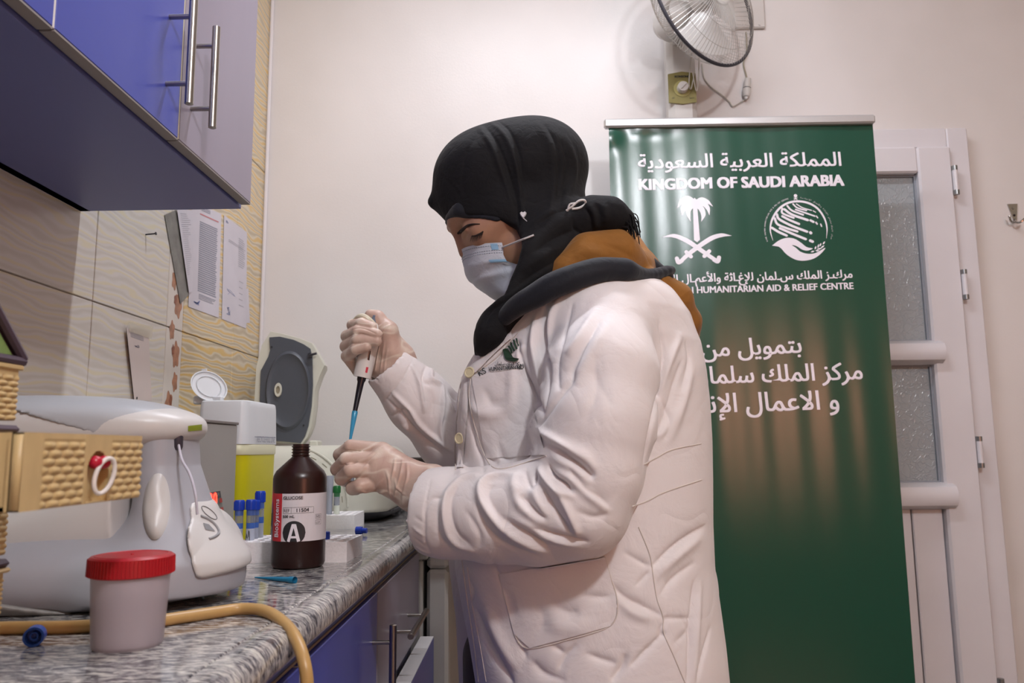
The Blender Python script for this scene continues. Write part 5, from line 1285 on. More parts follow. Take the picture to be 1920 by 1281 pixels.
def subdivide(V, Q):
    e = np.sort(np.concatenate([Q[:, [0, 1]], Q[:, [1, 2]], Q[:, [2, 3]], Q[:, [3, 0]]]), 1); key = e[:, 0] * (len(V) + 1) + e[:, 1]
    _, first, inv = np.unique(key, return_index=True, return_inverse=True); n = len(V); ne = len(first)
    mid = (V[e[first, 0]] + V[e[first, 1]]) / 2; ctr = V[Q].mean(1); k = len(Q); m = [n + inv[i * k:(i + 1) * k] for i in range(4)]; c = n + ne + np.arange(k)
    return np.vstack([V, mid, ctr]), np.concatenate([np.stack([Q[:, 0], m[0], c, m[3]], 1), np.stack([m[0], Q[:, 1], m[1], c], 1), np.stack([c, m[1], Q[:, 2], m[2]], 1), np.stack([m[3], c, m[2], Q[:, 3]], 1)])
def folds(V, Q, L, depth, ampk=1.0):
    """soft ridges (+) and creases (-) along lines of the cloth; widths and heights in photograph pixels and millimetres"""
    T = bvh(V, Q); N = normals(V, Q); D = np.zeros(len(V))
    for pts, wd, amp in L:
        H = [(h, n_) for h, n_ in (hit(T, *p) for p in spline(pts, 10)) if h is not None]
        if len(H) < 4: continue
        P = np.array([h for h, _ in H]); P = P[np.r_[True, np.linalg.norm(np.diff(P, axis=0), axis=1) < .06]]; PN = np.mean([n_ for _, n_ in H], 0); sg = wd * depth / F
        lo, hi = P.min(0) - 3 * sg, P.max(0) + 3 * sg; I = np.nonzero(((V > lo) & (V < hi)).all(1) & (N @ PN > -.1))[0]
        if not len(I): continue
        X = V[I]; d2 = ((X[:, None, :] - P[None]) ** 2).sum(2); j = d2.argmin(1); d2 = d2.min(1); t_ = (j + .5) / len(P)
        for a_, b_ in ((np.maximum(j - 1, 0), j), (j, np.minimum(j + 1, len(P) - 1))):
            e = P[b_] - P[a_]; k = np.clip(((X - P[a_]) * e).sum(1) / ((e * e).sum(1) + 1e-12), 0, 1); dd = ((X - P[a_] - e * k[:, None]) ** 2).sum(1)
            m_ = dd < d2; d2 = np.where(m_, dd, d2); t_ = np.where(m_, (a_ + k + .5) / len(P), t_)
        t_ = np.clip(t_, 0, 1)
        pr_ = np.exp(-d2 / (2 * sg * sg)) if amp > 0 else 1.15 * np.exp(-np.sqrt(d2 + (.22 * sg) ** 2) / (.85 * sg))
        D[I] += amp * .001 * ampk * pr_ * np.sqrt(np.sin(PI * t_))
    return V + N * D[:, None]
zs = lambda *q: [(780 + a / 2.785, 200 + b / 2.785) for a, b in q]
SF = [(zs((340, 75), (420, 180), (480, 330), (520, 480), (540, 640)), 5, -5), (zs((370, 70), (460, 150), (520, 300), (545, 470), (560, 640)), 4, 4), (zs((410, 60), (490, 130), (540, 260), (560, 420)), 4, -3), (zs((310, 80), (390, 200), (450, 350), (500, 500)), 4, 3),
      (zs((640, 90), (700, 200), (720, 350), (715, 500), (690, 600)), 6, 3), (zs((680, 100), (740, 220), (745, 380), (730, 520)), 5, -4), (zs((760, 180), (790, 300), (770, 440), (740, 540)), 5, -3), (zs((790, 170), (830, 300), (810, 420), (770, 520)), 6, 3),
      (zs((340, 120), (270, 230), (240, 380), (260, 470)), 8, -2), (zs((620, 640), (720, 560), (800, 530), (880, 500)), 6, -4), (zs((600, 620), (690, 560), (740, 545)), 5, 3), (zs((560, 760), (640, 680), (740, 610), (830, 570)), 9, 4), (zs((620, 760), (720, 690), (840, 640)), 6, -4),
      (zs((480, 940), (560, 850), (660, 780), (780, 720), (880, 660)), 8, 4), (zs((450, 1000), (540, 930), (640, 860), (760, 790)), 6, -5), (zs((400, 1040), (480, 980), (600, 900), (700, 830)), 7, 4), (zs((340, 1180), (380, 1080), (460, 1020), (560, 960)), 6, -4),
      (zs((820, 580), (830, 640), (870, 670)), 5, -5), (zs((880, 530), (910, 570), (920, 640)), 5, -5), (zs((940, 510), (960, 560), (950, 620)), 5, -4), (zs((900, 510), (930, 570), (935, 640)), 5, 4), (zs((980, 510), (990, 560), (985, 610)), 5, 3), (zs((540, 480), (620, 500), (700, 470)), 6, -2)]
V, Q = subdivide(V, Q); V = relax(V, Q, 2); V = folds(V, Q, SF, 1.2); TS = bvh(V, Q)
sc_ = link_mesh('headscarf', V, Q, SCARF, pe)
# navy under-cap at the brow
s = headsdf(.0026, .0028)
fn_, lo_, hi_ = poly_cut([(700, 419, 1.28), (836, 419, 1.275), (862, 412, 1.24), (900, 413, 1.22), (938, 421, 1.215), (975, 440, 1.21), (1200, 440, 1.21), (1200, 800, 1.28), (700, 800, 1.28)], 1.0, 1.6)
s.put(fn_, lo_, hi_, 0, op='d'); s.half(ux, W(880, 388, 1.28)); s.half(-ux, W(900, 455, 1.28)); s.half(-fx, W(975, 420, 1.28)); V, Q = s.mesh(1); link_mesh('under_cap', V, Q, NAVY, sc_)
m = MB(); P = Print()
hp = lambda x, y: (780 + x / 2.785, 200 + y / 2.785)
hh, hn = hit(TS, *hp(560, 566)); hs = [(0, -.0075), (.0045, -.001), (.0055, .003), (.003, .0055), (0, .0035), (-.003, .0055), (-.0055, .003), (-.0045, -.001)]
e1 = np.array((1.0, 0, 0)) - hn * hn[0]; e1 /= np.linalg.norm(e1); e2 = np.cross(e1, hn); e2 = e2 if e2[2] > 0 else -e2
V = [hh + hn * .001 + e1 * a + e2 * b for a, b in hs] + [hh + hn * .0035 + e1 * a * .8 + e2 * b * .8 for a, b in hs]; n = 8
m.add(V, [tuple(range(n)), tuple(range(n, 2 * n))] + [(i, (i + 1) % n, n + (i + 1) % n, n + i) for i in range(n)]); m.tube([hh + hn * .002 + e2 * -.006, hh + hn * .002 + e2 * -.012 + e1 * .006], .0007, 5)
m.build('heart_pin', M('pearl white', '#cfcdd0', .3), sc_)
L = [mask_pt(.985, .1, .001)] + [hit(TS, a_, b_)[0] + (0, -.003, 0) for a_, b_ in ((984, 448.5), (992, 445.5), (1001, 442))]
MB().tube(L, .0017, 8).build('ear_loop', ELA, mk)
h0 = hit(TS, 1075, 392)
kb = h0[0] + (0, -.004, 0) if h0[0] is not None else W(1075, 392, 1.2)
kz_ = kb[1]; m = MB()
m.tube(spline([W(1062, 395, kz_), W(1072, 388, kz_ - .004), W(1085, 377, kz_ - .006), W(1096, 376, kz_ - .004), W(1097, 383, kz_), W(1086, 390, kz_), W(1072, 392, kz_ - .002)], 8), .0018, 8)
m.tube(spline([W(1064, 396, kz_), W(1068, 384, kz_ - .004), W(1078, 381, kz_ - .004)], 6), .0016, 8)
m.build('mask_tie', ELA, mk)
m = MB()
for i in range(46):
    a = np.array((1160 + 16 * random.random(), 402 + 26 * random.random())); y0 = 1.195 + .03 * random.random(); l_ = 22 + 26 * random.random(); bend = random.uniform(.2, 1.3)
    p1 = a + np.array((l_ * .45, -2 + 8 * random.random())); p2 = a + np.array((l_ * .55 + 6 * random.random(), l_ * .75 * bend + 2))
    m.tube(spline([W(*a, y0), W(*p1, y0 - .004), W(*p2, y0 - .002)], 5), .0009, 5)
m.build('fringe', SCARF, sc_, kind='stuff')

# ---- lab coat
s = SDF((-.32, 1.0, .46), (.36, 1.60, 1.42), .0046)
lev = [(520, 1055, 1190), (560, 985, 1246), (600, 925, 1284), (650, 899, 1306), (700, 882, 1316), (760, 869, 1323), (830, 859, 1327), (900, 853, 1328), (980, 850, 1328), (1060, 853, 1331), (1140, 868, 1342), (1200, 880, 1350), (1281, 893, 1358), (1400, 890, 1378), (1600, 885, 1395)]
ryl = [.10, .135, .155, .165, .168, .165, .165, .168, .172, .176, .18, .182, .185, .19, .195]
T = []
for (py, a, b), ry in zip(lev, ryl):
    A1, B1 = W(a, py, 1.29), W(b, py, 1.31); T.append(((A1[2] + B1[2]) / 2, (A1[0] + B1[0]) / 2, 1.30, (B1[0] - A1[0]) / 2, ry))
T.sort(); T[0] = (.50,) + T[0][1:]
s.loft(T, p=2.25)
s.ell(W(1120, 590, 1.30), (.125, .16, .062), .05); s.cone(W(1120, 620, 1.17), W(1060, 640, 1.43), .07, .07, .04)
s.ell(W(930, 755, 1.245), (.055, .06, .075), .04)
sl = [W(1135, 622, 1.150), W(1128, 700, 1.115), W(1118, 790, 1.098), W(1104, 880, 1.09), W(1078, 945, 1.092), W(1010, 960, 1.105), W(930, 964, 1.125), W(835, 961, 1.155), W(783, 957, 1.172)]
s.chain(sl, [.066, .080, .082, .074, .0745, .071, .0665, .063, .058], .012)
s.chain([W(1010, 800, 1.115), W(1060, 830, 1.10)], [.008, .05], .03)
fs_ = [W(1000, 700, 1.43), W(905, 868, 1.40), W(850, 818, 1.365), W(785, 752, 1.325), W(726, 686, 1.298)]
s.chain(fs_, [.075, .066, .061, .052, .042], .02)
# far front panel hanging forward
s.loft([(W(0, 1600, 1.42)[2], W(895, 1281, 1.42)[0], 1.41, .035, .05), (W(0, 1281, 1.42)[2], W(905, 1281, 1.42)[0], 1.41, .04, .05), (W(0, 1160, 1.42)[2], W(893, 1160, 1.42)[0], 1.41, .035, .05), (W(0, 1050, 1.42)[2], W(878, 1050, 1.42)[0], 1.41, .035, .05), (W(0, 960, 1.42)[2], W(885, 960, 1.42)[0], 1.41, .03, .05)], k=.02)
s.ell(W(1296, 1110, 1.38), (.045, .06, .09), .02)
# open cuffs
dn = (sl[-1] - sl[-2]); dn /= np.linalg.norm(dn); s.cone(sl[-1] - dn * .06, sl[-1] + dn * .08, .050, .053, op='d')
df = (fs_[-1] - fs_[-2]); df /= np.linalg.norm(df); s.cone(fs_[-1] - df * .05, fs_[-1] + df * .08, .034, .038, op='d')
def cutcuff(c, d, rad):
    def fn(x, y, z):
        a = (x - c[0]) * d[0] + (y - c[1]) * d[1] + (z - c[2]) * d[2]
        r = np.sqrt(np.maximum((x - c[0]) ** 2 + (y - c[1]) ** 2 + (z - c[2]) ** 2 - a * a, 0)); return np.maximum(np.maximum(-a, a - .2), r - rad)
    s.put(fn, c - .1, c + .1, 0, op='d')
cutcuff(sl[-1] - dn * .016, dn, .09); cutcuff(fs_[-1] + df * .002, df, .08)
V, Q = s.mesh(4); V, Q = subdivide(V, Q); V = relax(V, Q, 3)
def zz(o, k, *q): return [(o[0] + a / k, o[1] + b / k) for a, b in q]
c1 = lambda *q: zz((750, 830), 4.0, *q); c2 = lambda *q: zz((980, 520), 3.558, *q); c3 = lambda *q: zz((840, 980), 3.556, *q); c4 = lambda *q: zz((830, 600), 4.27, *q); c5 = lambda *q: zz((680, 640), 4.925, *q)
CF = [(c1((600, 240), (500, 255), (420, 310), (360, 390), (335, 480), (340, 590), (370, 690), (440, 770), (560, 815)), 7, 5), (c1((430, 340), (385, 430), (385, 560), (430, 680), (520, 760)), 6, -2.5), (c1((290, 430), (280, 560), (300, 700), (380, 800)), 9, -3),
      (c1((850, 240), (740, 240), (650, 270), (605, 330), (610, 420), (650, 500), (720, 590), (820, 680), (940, 760), (1080, 820)), 7, 6), (c1((700, 310), (660, 400), (710, 510), (800, 600)), 8, -2.5), (c1((570, 440), (620, 600), (720, 720), (860, 800), (1000, 840)), 9, -4),
      (c1((490, 510), (560, 620), (600, 720), (590, 790)), 8, -3), (c1((800, 590), (960, 680), (1060, 750), (1110, 790)), 6, -4.5), (c1((840, 560), (980, 630), (1080, 700)), 7, 3), (c1((900, 400), (960, 450), (1040, 530), (1095, 570)), 6, -5), (c1((850, 350), (900, 470), (1000, 560), (1090, 610)), 7, 4), (c1((990, 340), (1030, 440), (1100, 560)), 7, 4),
      (c1((1080, 350), (1130, 450), (1200, 560), (1300, 690)), 7, -6), (c1((1160, 350), (1240, 480), (1310, 640), (1325, 700)), 6, 5), (c1((1000, 640), (1150, 690), (1300, 730), (1410, 745)), 6, -5), (c1((1040, 690), (1180, 740), (1320, 775)), 6, 3),
      (c1((1040, 190), (1090, 270), (1170, 360), (1290, 400)), 6, 6), (c1((1110, 170), (1150, 240), (1240, 300), (1290, 370)), 5, -7), (c1((1170, 225), (1300, 290), (1440, 410), (1560, 510)), 7, 5), (c1((1270, 190), (1380, 340), (1500, 420), (1570, 480)), 7, -6), (c1((1330, 520), (1450, 560), (1560, 540)), 8, -3),
      (c1((1190, 50), (1330, 150), (1420, 230), (1445, 275)), 8, -9), (c1((1200, -10), (1370, 100), (1455, 220)), 8, 4), (c1((1160, 110), (1290, 190), (1420, 290)), 7, 4), (c1((940, 220), (960, 300), (1000, 360)), 6, -4), (c1((870, 230), (850, 300), (890, 380)), 8, 3), (c1((1020, 230), (1010, 310)), 4, -5),
      (c1((230, 270), (190, 460), (185, 600), (190, 740), (235, 845)), 3, -1.8), (c1((180, 520), (240, 420), (320, 420)), 5, -2), (c1((110, 560), (170, 600)), 3, -1.2), (c1((100, 640), (180, 700)), 3, 1.2), (c1((110, 720), (190, 780)), 3, -1.2), (c1((130, 790), (210, 830)), 3, 1.2),
      (c2((150, 190), (150, 350), (170, 560), (170, 720), (130, 920)), 6, -8), (c2((90, 280), (75, 450), (105, 640), (130, 740)), 8, 8), (c2((330, 180), (270, 400), (240, 520), (230, 640), (240, 750)), 7, -4.5), (c2((240, 150), (190, 260), (170, 420), (185, 560)), 7, 4), (c2((520, 290), (420, 450), (340, 600), (325, 690), (240, 800), (100, 1010)), 8, -6), (c2((480, 230), (360, 430), (290, 520)), 9, 4), (c2((560, 300), (470, 470), (400, 600), (340, 720)), 11, 3),
      (c2((480, 510), (500, 680), (600, 860)), 12, -2), (c2((470, 620), (490, 760), (420, 980)), 14, -2.5), (c2((90, 1015), (250, 1110), (400, 1230)), 6, 5), (c2((910, 290), (950, 520), (910, 760), (870, 960), (810, 1240)), 6, -8), (c2((1050, 400), (980, 560), (915, 760)), 7, 4), (c2((1060, 560), (1010, 720), (960, 900), (900, 1040)), 8, -4), (c2((1130, 620), (1060, 860), (980, 1080)), 9, 4), (c2((1090, 430), (1110, 560), (1060, 750)), 7, -3), (c2((930, 820), (980, 940), (950, 1080)), 6, -3), (c2((880, 1080), (960, 1010), (1020, 900)), 6, 2.5),
      (c3((190, 590), (250, 760), (340, 930), (430, 1070)), 9, -7), (c3((260, 560), (340, 760), (460, 980)), 14, 5), (c3((560, 930), (640, 1010), (780, 1060)), 11, -5), (c3((860, 810), (780, 900), (740, 980)), 8, -4), (c3((1190, 880), (1160, 970), (1090, 1060)), 8, -6), (c3((1100, 420), (1180, 500), (1300, 560), (1420, 620)), 7, -5), (c3((1120, 500), (1230, 600), (1360, 640)), 8, 3), (c3((1440, 740), (1330, 850), (1220, 960)), 6, -5), (c3((1710, 30), (1540, 140), (1370, 290)), 7, -7), (c3((1680, 100), (1520, 230), (1400, 340)), 9, 4), (c3((1640, 270), (1500, 380), (1420, 480)), 8, -4), (c3((1180, 200), (1280, 260), (1340, 290)), 7, -3), (c3((1260, 420), (1340, 330)), 6, -3),
      (c3((700, 540), (800, 600), (860, 600)), 10, -4), (c3((900, 480), (1000, 500), (1090, 490)), 9, -4), (c3((600, 560), (640, 640), (620, 740)), 10, -4), (c3((660, 640), (800, 700), (960, 690)), 14, 3), (c3((1640, 400), (1620, 700), (1600, 1070)), 5, -5), (c3((1680, 420), (1660, 700), (1640, 1060)), 7, 3), (c3((1750, 700), (1700, 900), (1660, 1050)), 5, -4), (c3((1560, 640), (1600, 720), (1520, 800)), 7, -3), (c3((1440, 640), (1530, 640), (1640, 640)), 5, -3), (c3((930, 880), (1040, 920), (1120, 940)), 8, -4), (c3((700, 830), (770, 870)), 7, -4), (c3((480, 830), (520, 900)), 8, -3), (c3((1460, 640), (1420, 720), (1450, 760)), 6, -3),
      (c3((300, 260), (390, 480), (450, 640)), 7, -3.5), (c3((140, 380), (170, 470), (140, 560)), 5, -3),
      (c4((600, 180), (650, 380), (720, 560), (790, 740)), 8, -11), (c4((195, 470), (195, 640), (215, 800), (255, 1000), (310, 1130), (330, 1240)), 6, -4), (c4((230, 680), (300, 740), (430, 745), (540, 690)), 9, 5), (c4((330, 560), (400, 680), (500, 660)), 10, -5), (c4((560, 400), (560, 560), (545, 720)), 8, 4), (c4((440, 1000), (470, 1090), (560, 1120)), 8, -4), (c4((260, 860), (330, 1060), (460, 1180)), 9, -4), (c4((240, 440), (440, 290), (590, 120)), 5, -4), (c4((640, 200), (620, 300), (700, 480)), 8, 6), (c4((140, 1030), (150, 1150), (150, 1240)), 8, 4),
      (c5((280, 480), (440, 640), (520, 760), (650, 880), (830, 1020)), 4, 5), (c5((230, 540), (400, 720), (560, 890), (760, 1040)), 6, -4), (c5((450, 220), (530, 420), (570, 650)), 3, 4), (c5((590, 230), (560, 350), (620, 400)), 5, -5), (c5((640, 250), (630, 350), (720, 390)), 5, 5), (c5((740, 400), (740, 600), (720, 800), (760, 970)), 4, 5), (c5((780, 500), (830, 620), (850, 660)), 4, 3), (c5((800, 460), (870, 560)), 5, -4), (c5((620, 440), (650, 560), (640, 700)), 9, -4), (c5((470, 160), (380, 330), (270, 470), (130, 640)), 2.6, -1.8), (c5((130, 640), (260, 690), (360, 630), (440, 650)), 5, -4), (c5((380, 760), (420, 830)), 8, 3)]
V = folds(V, Q, CF, .92, 1.5); TCo = bvh(V, Q)
co = link_mesh('lab_coat', V, Q, COAT, pe)
def patch(name, pts, off=.0016, n=22, mat=COAT, par=None):
    Vp, Fp_ = drape_poly(TCo, pts, off, n)
    if Fp_: return link_mesh(name, Vp, Fp_, mat, par or co, True)
SEAM = M('seam thread', '#cfc6bf', .8)  # stitching thread, a little darker than the cotton
def seam(pts, r=.0008, off=.0004, name='seam', mat=SEAM):
    L = drape_line(TCo, pts, 8, off)
    if len(L) > 3: MB().tube(L, r, 5).build(name, mat, co)
patch('hip_pocket', c3((338, 345), (1045, 225), (1130, 560), (445, 745)), .0018, 26); patch('pocket_corner', c3((446, 744), (1128, 560), (1080, 690), (548, 836)), .0018, 22)
seam(c3((1042, 225), (1085, 370), (1130, 540), (1080, 688), (800, 780), (545, 838), (452, 762), (425, 600), (388, 480), (338, 345)), .0011)
patch('chest_pocket', c4((235, 455), (640, 390), (830, 1080), (350, 1110)), .0016, 20); seam(c4((225, 470), (215, 640), (270, 890), (350, 1110), (470, 1195), (830, 1090)), .0009)
seam(c4((235, 452), (330, 465), (440, 425), (560, 400), (640, 388)), .0012)
seam(c2((810, 1250), (900, 1200), (1000, 1150), (1190, 1110)), .0009); seam(c1((1740, 480), (1850, 440), (1990, 370), (2260, 280)), .0010)
seam(c3((1270, 30), (1340, 200), (1360, 300), (1390, 500), (1430, 620), (1440, 740), (1500, 880), (1580, 1070)), .0009)
seam(c3((95, 250), (130, 520), (170, 780), (205, 1060)), .0010); seam(c3((130, 300), (165, 560), (215, 820), (255, 1060)), .0006)
seam(c4((240, 445), (440, 290), (600, 105), (700, 30)), .0009); seam(c4((165, 400), (140, 560), (115, 800), (100, 1000), (105, 1200)), .0010)
BTN = M('cream button', '#cfc6a6', .35)
for k, (bx, by) in enumerate((c4((228, 425))[0], c4((150, 948))[0])):
    h, n_ = hit(TCo, bx, by)
    if h is None: continue
    n_ = n_ * .5 + np.array((-.25, -.8, 0)); n_ /= np.linalg.norm(n_); Rb = align(n_); h = h + n_ * .0042
    b = MB().lathe([(0, 0), (.0082, 0), (.0090, .0014), (.0082, .0030), (.0066, .0030), (.0058, .0021), (0, .0021)], h, Rb, 26).build('button', BTN, co)
patch('placket', [(871, 716), (882, 716), (869, 878), (858, 878)], .0018, 22)
patch('neck_facing', c4((205, 400), (560, 95), (560, 140), (245, 445)), .003, 20)
# printed emblem and lettering on the chest
def coat_print(name, items, mat):
    P = Print(); items(P); V = []
    keep = []
    for u, v, l in P.V:
        h, n_ = hit(TCo, u, v); keep.append(h is not None); V.append(h + n_ * (.0022 + .00003 * l) if h is not None else (0, 0, 0))
    Fs = [f[::-1] for f in P.F if all(keep[i] for i in f)]
    if Fs: link_mesh(name, V, Fs, mat, co, False, kind='stuff')
e4 = lambda x, y: (860 + x / 8.005, 600 + y / 8.005)
GRN = M('green emblem print', '#26402f', .7); BLK = M('dark print', '#22282a', .7)
def emb(P):
    P.poly([e4(*p)[:2] for p in spline([(668, 440), (730, 425), (790, 500), (830, 560), (900, 590), (860, 625), (790, 625), (720, 600), (690, 540)], 4)[:-1]])
    for pts, wd in ((((745, 385), (790, 440), (810, 510)), 3.5), (((790, 330), (810, 400), (850, 480)), 3.5), (((840, 300), (850, 370), (880, 450)), 3.2), (((880, 280), (890, 340), (900, 400)), 3)): P.strip([e4(*p) for p in pts], wd, 6)
coat_print('emblem', emb, GRN)
def let(P):
    P.text(shape('مركز الملك سلمان'), e4(555, 690), e4(960, 690), -1.3, .1); P.text('HUMANITARIAN AID', e4(470, 775), e4(970, 735), -1.5, .15)
    P.text('KS', e4(330, 850), e4(430, 800), -1.0, .2)
coat_print('lettering', let, BLK)

# ---- jacket hood over the coat
s = SDF((-.16, 1.06, 1.15), (.32, 1.52, 1.46), .0034)
s.chain([W(1035, 532, 1.19), W(1060, 512, 1.19), W(1105, 484, 1.200), W(1150, 478, 1.22), W(1185, 505, 1.25)], [.012, .024, .036, .038, .034], .02)
s.chain([W(1090, 480, 1.35), W(1150, 475, 1.32), W(1195, 505, 1.29)], [.05, .045, .036], .03)
s.chain([W(1228, 528, 1.225), W(1268, 560, 1.248), W(1291, 603, 1.27), W(1298, 640, 1.288)], [.020, .024, .019, .010], .015)
s.chain([W(1228, 530, 1.30), W(1266, 565, 1.31), W(1289, 606, 1.315), W(1297, 640, 1.31)], [.028, .026, .02, .011], .02)
V, Q = s.mesh(3); V = folds(V, Q, [(zs((880, 700), (980, 720), (1080, 760), (1160, 810)), 6, -2.5), (zs((760, 820), (880, 760), (1000, 770)), 6, 2), (zs((1220, 900), (1310, 990), (1390, 1120)), 6, -2)], 1.2)
TH2 = bvh(V, Q)
hd = link_mesh('hood', V, Q, TAN, pe)
s = SDF((-.18, 1.02, 1.12), (.32, 1.52, 1.46), .0032)
up_ = np.array([(914, 630), (960, 572), (1002, 541), (1040, 517), (1085, 501), (1132, 490), (1175, 494), (1212, 516), (1238, 513), (1258, 506)], float)
dw_ = np.array([(914, 640), (962, 589), (1002, 571), (1033, 555), (1069, 540), (1105, 527), (1141, 520), (1177, 520), (1206, 521), (1240, 519), ], float)
dw_[-1] = (1258, 510); dw_ = np.vstack([dw_[:7], [(1177, 520)], [(1212, 521)], [(1258, 510)]]); up_ = np.vstack([up_[:7], [(1182, 499)], [(1214, 515)], [(1258, 506)]])
yb_ = [1.212, 1.158, 1.138, 1.128, 1.124, 1.128, 1.14, 1.15, 1.19, 1.24]
U3, D3 = (spline(np.array([W(*p, y_) for p, y_ in zip(q, yb_)]), 5) for q in (up_, dw_)); rr_ = np.interp(np.linspace(0, 1, len(U3)), np.linspace(0, 1, 10), [.004, .008, .0100, .0105, .0105, .0105, .0095, .008, .005, .0035])
for q in (.33, .5, .67): s.chain([p + (r - p) * q - np.array((0, .004 * math.sin(PI * q), 0)) for p, r in zip(U3, D3)], rr_, .010)
s.chain([(p + r) / 2 + np.array((0, .018, 0)) for p, r in zip(U3[:36], D3[:36])], [.009] * 36, .012)
s.chain([W(1215, 505, 1.27), W(1250, 520, 1.28)], [.022, .012], .01)
V, Q = s.mesh(2); V = folds(V, Q, [(zs((420, 1130), (560, 1020), (700, 930), (850, 860), (1000, 835), (1150, 850)), 3, -1.2)], 1.15)
link_mesh('hood_trim', V, Q, NAVY, hd)

# ---- gloves
def glove(name, chains, lo, hi, h=.0015, k0=.010, lines=()):
    s = SDF(lo, hi, h)
    for P, R, k in chains: s.chain([W(*p) for p in P], R, k)
    V, Q = s.mesh(2)
    V, Q = subdivide(V, Q); V = relax(V, Q, 2)
    if lines: V = folds(V, Q, lines, 1.22, 1.5)
    return link_mesh(name, V, Q, GLOVE, pe), bvh(V, Q)
zg = lambda *q: zz((560, 830), 6.1, *q)
NL = [([(850, 925, 1.165), (812, 912, 1.176)], [.030, .027], .01), ([(812, 896, 1.178), (775, 893, 1.187), (716, 846, 1.206)], [.0195, .020, .0145], .012), ([(812, 930, 1.178), (775, 930, 1.187), (708, 900, 1.196)], [.0195, .021, .0155], .016), ([(790, 912, 1.183), (712, 866, 1.196)], [.022, .016], .016), ([(780, 915, 1.186), (708, 884, 1.192)], [.022, .016], .016),
      ([(716, 846, 1.206), (658, 838, 1.210), (637, 853, 1.228), (640, 866, 1.243)], [.0135, .0112, .0102, .0088], .0018), ([(710, 864, 1.194), (650, 862, 1.194), (632, 880, 1.214), (641, 889, 1.235)], [.0135, .0114, .0102, .0088], .0018),
      ([(706, 884, 1.190), (657, 882, 1.184), (640, 898, 1.202), (648, 903, 1.226)], [.0135, .0108, .0100, .0088], .0018), ([(708, 904, 1.194), (676, 911, 1.184), (661, 916, 1.196), (668, 918, 1.215)], [.0145, .0112, .0102, .0088], .0018),
      ([(762, 884, 1.222), (712, 856, 1.246), (672, 850, 1.254), (650, 856, 1.252)], [.016, .0125, .0108, .009], .008)]
gl1, TG1 = glove('glove', NL, (-.36, 1.13, .93), (-.10, 1.30, 1.10), lines=[(zg((590, 95), (700, 110), (780, 80), (900, 20)), 2, 1.0), (zg((640, 245), (760, 200), (860, 120), (960, 40)), 2.2, 1.3), (zg((640, 400), (740, 300), (830, 210), (900, 140)), 2.2, 1.2), (zg((530, 95), (620, 95), (720, 110)), 2, -1.5), (zg((480, 260), (600, 240), (680, 225)), 2, -1.8), (zg((560, 410), (640, 400), (700, 380)), 2, -2), (zg((1100, 180), (1090, 300), (1060, 420)), 1.8, 1.2), (zg((1190, 200), (1170, 340), (1120, 520), (1090, 640)), 1.8, 1.3), (zg((1240, 240), (1240, 400), (1200, 560), (1180, 720)), 1.8, 1.2), (zg((1000, 330), (1030, 430), (1040, 560), (1060, 690)), 1.8, 1.0), (zg((720, 560), (860, 590), (1000, 560)), 2, 1.0), (zg((800, 600), (900, 500), (960, 430)), 2, .8), (zg((1100, 420), (1130, 520), (1220, 600)), 1.6, .9)])
PYA = 1.278
zq = lambda *q: zz((640, 580), 8.54, *q)
FR_ = [([(800, 755, 1.328), (762, 702, 1.312)], [.028, .025], .012), ([(762, 700, 1.312), (738, 684, 1.306), (716, 655, 1.312)], [.026, .0275, .022], .012), ([(752, 668, 1.305), (728, 640, 1.298)], [.023, .021], .014), ([(738, 700, 1.30), (708, 692, 1.308)], [.020, .016], .014),
       ([(734, 658, 1.287), (728, 620, 1.282), (708, 596, 1.285), (694, 590, 1.287)], [.0175, .0145, .0105, .0088], .010),
       ([(712, 632, 1.316), (672, 618, 1.314), (662, 610, 1.288), (678, 607, 1.262), (697, 613, 1.258)], [.014, .0112, .0104, .0096, .0086], .0018), ([(710, 645, 1.320), (664, 640, 1.320), (651, 631, 1.290), (671, 621, 1.258), (707, 627, 1.252)], [.015, .0114, .0106, .0098, .0087], .0018),
       ([(708, 665, 1.322), (664, 662, 1.318), (649, 650, 1.288), (670, 637, 1.256), (706, 640, 1.252)], [.015, .0112, .0105, .0098, .0087], .0018), ([(704, 694, 1.316), (672, 694, 1.304), (651, 668, 1.282), (667, 655, 1.256), (687, 651, 1.252)], [.014, .0112, .0102, .0095, .0083], .0018)]
gl2, TG2 = glove('glove', FR_, (-.34, 1.21, 1.10), (-.14, 1.37, 1.30), lines=[(zq((620, 560), (580, 760), (540, 1000)), 1.6, 1), (zq((690, 520), (660, 760), (620, 1020)), 1.6, 1), (zq((640, 420), (700, 300), (780, 250)), 1.6, 1), (zq((560, 300), (640, 260), (700, 200)), 1.6, .8), (zq((740, 640), (700, 860), (680, 1100)), 1.6, .8), (zq((170, 330), (300, 300), (420, 330), (560, 400)), 1.6, -1), (zq((100, 480), (250, 410), (350, 400), (560, 470)), 1.6, -1), (zq((80, 640), (220, 560), (350, 545)), 1.6, -1)])
gl2['label'] = 'glove gripping the pipette'; gl1['label'] = 'glove pinching the sample tube'

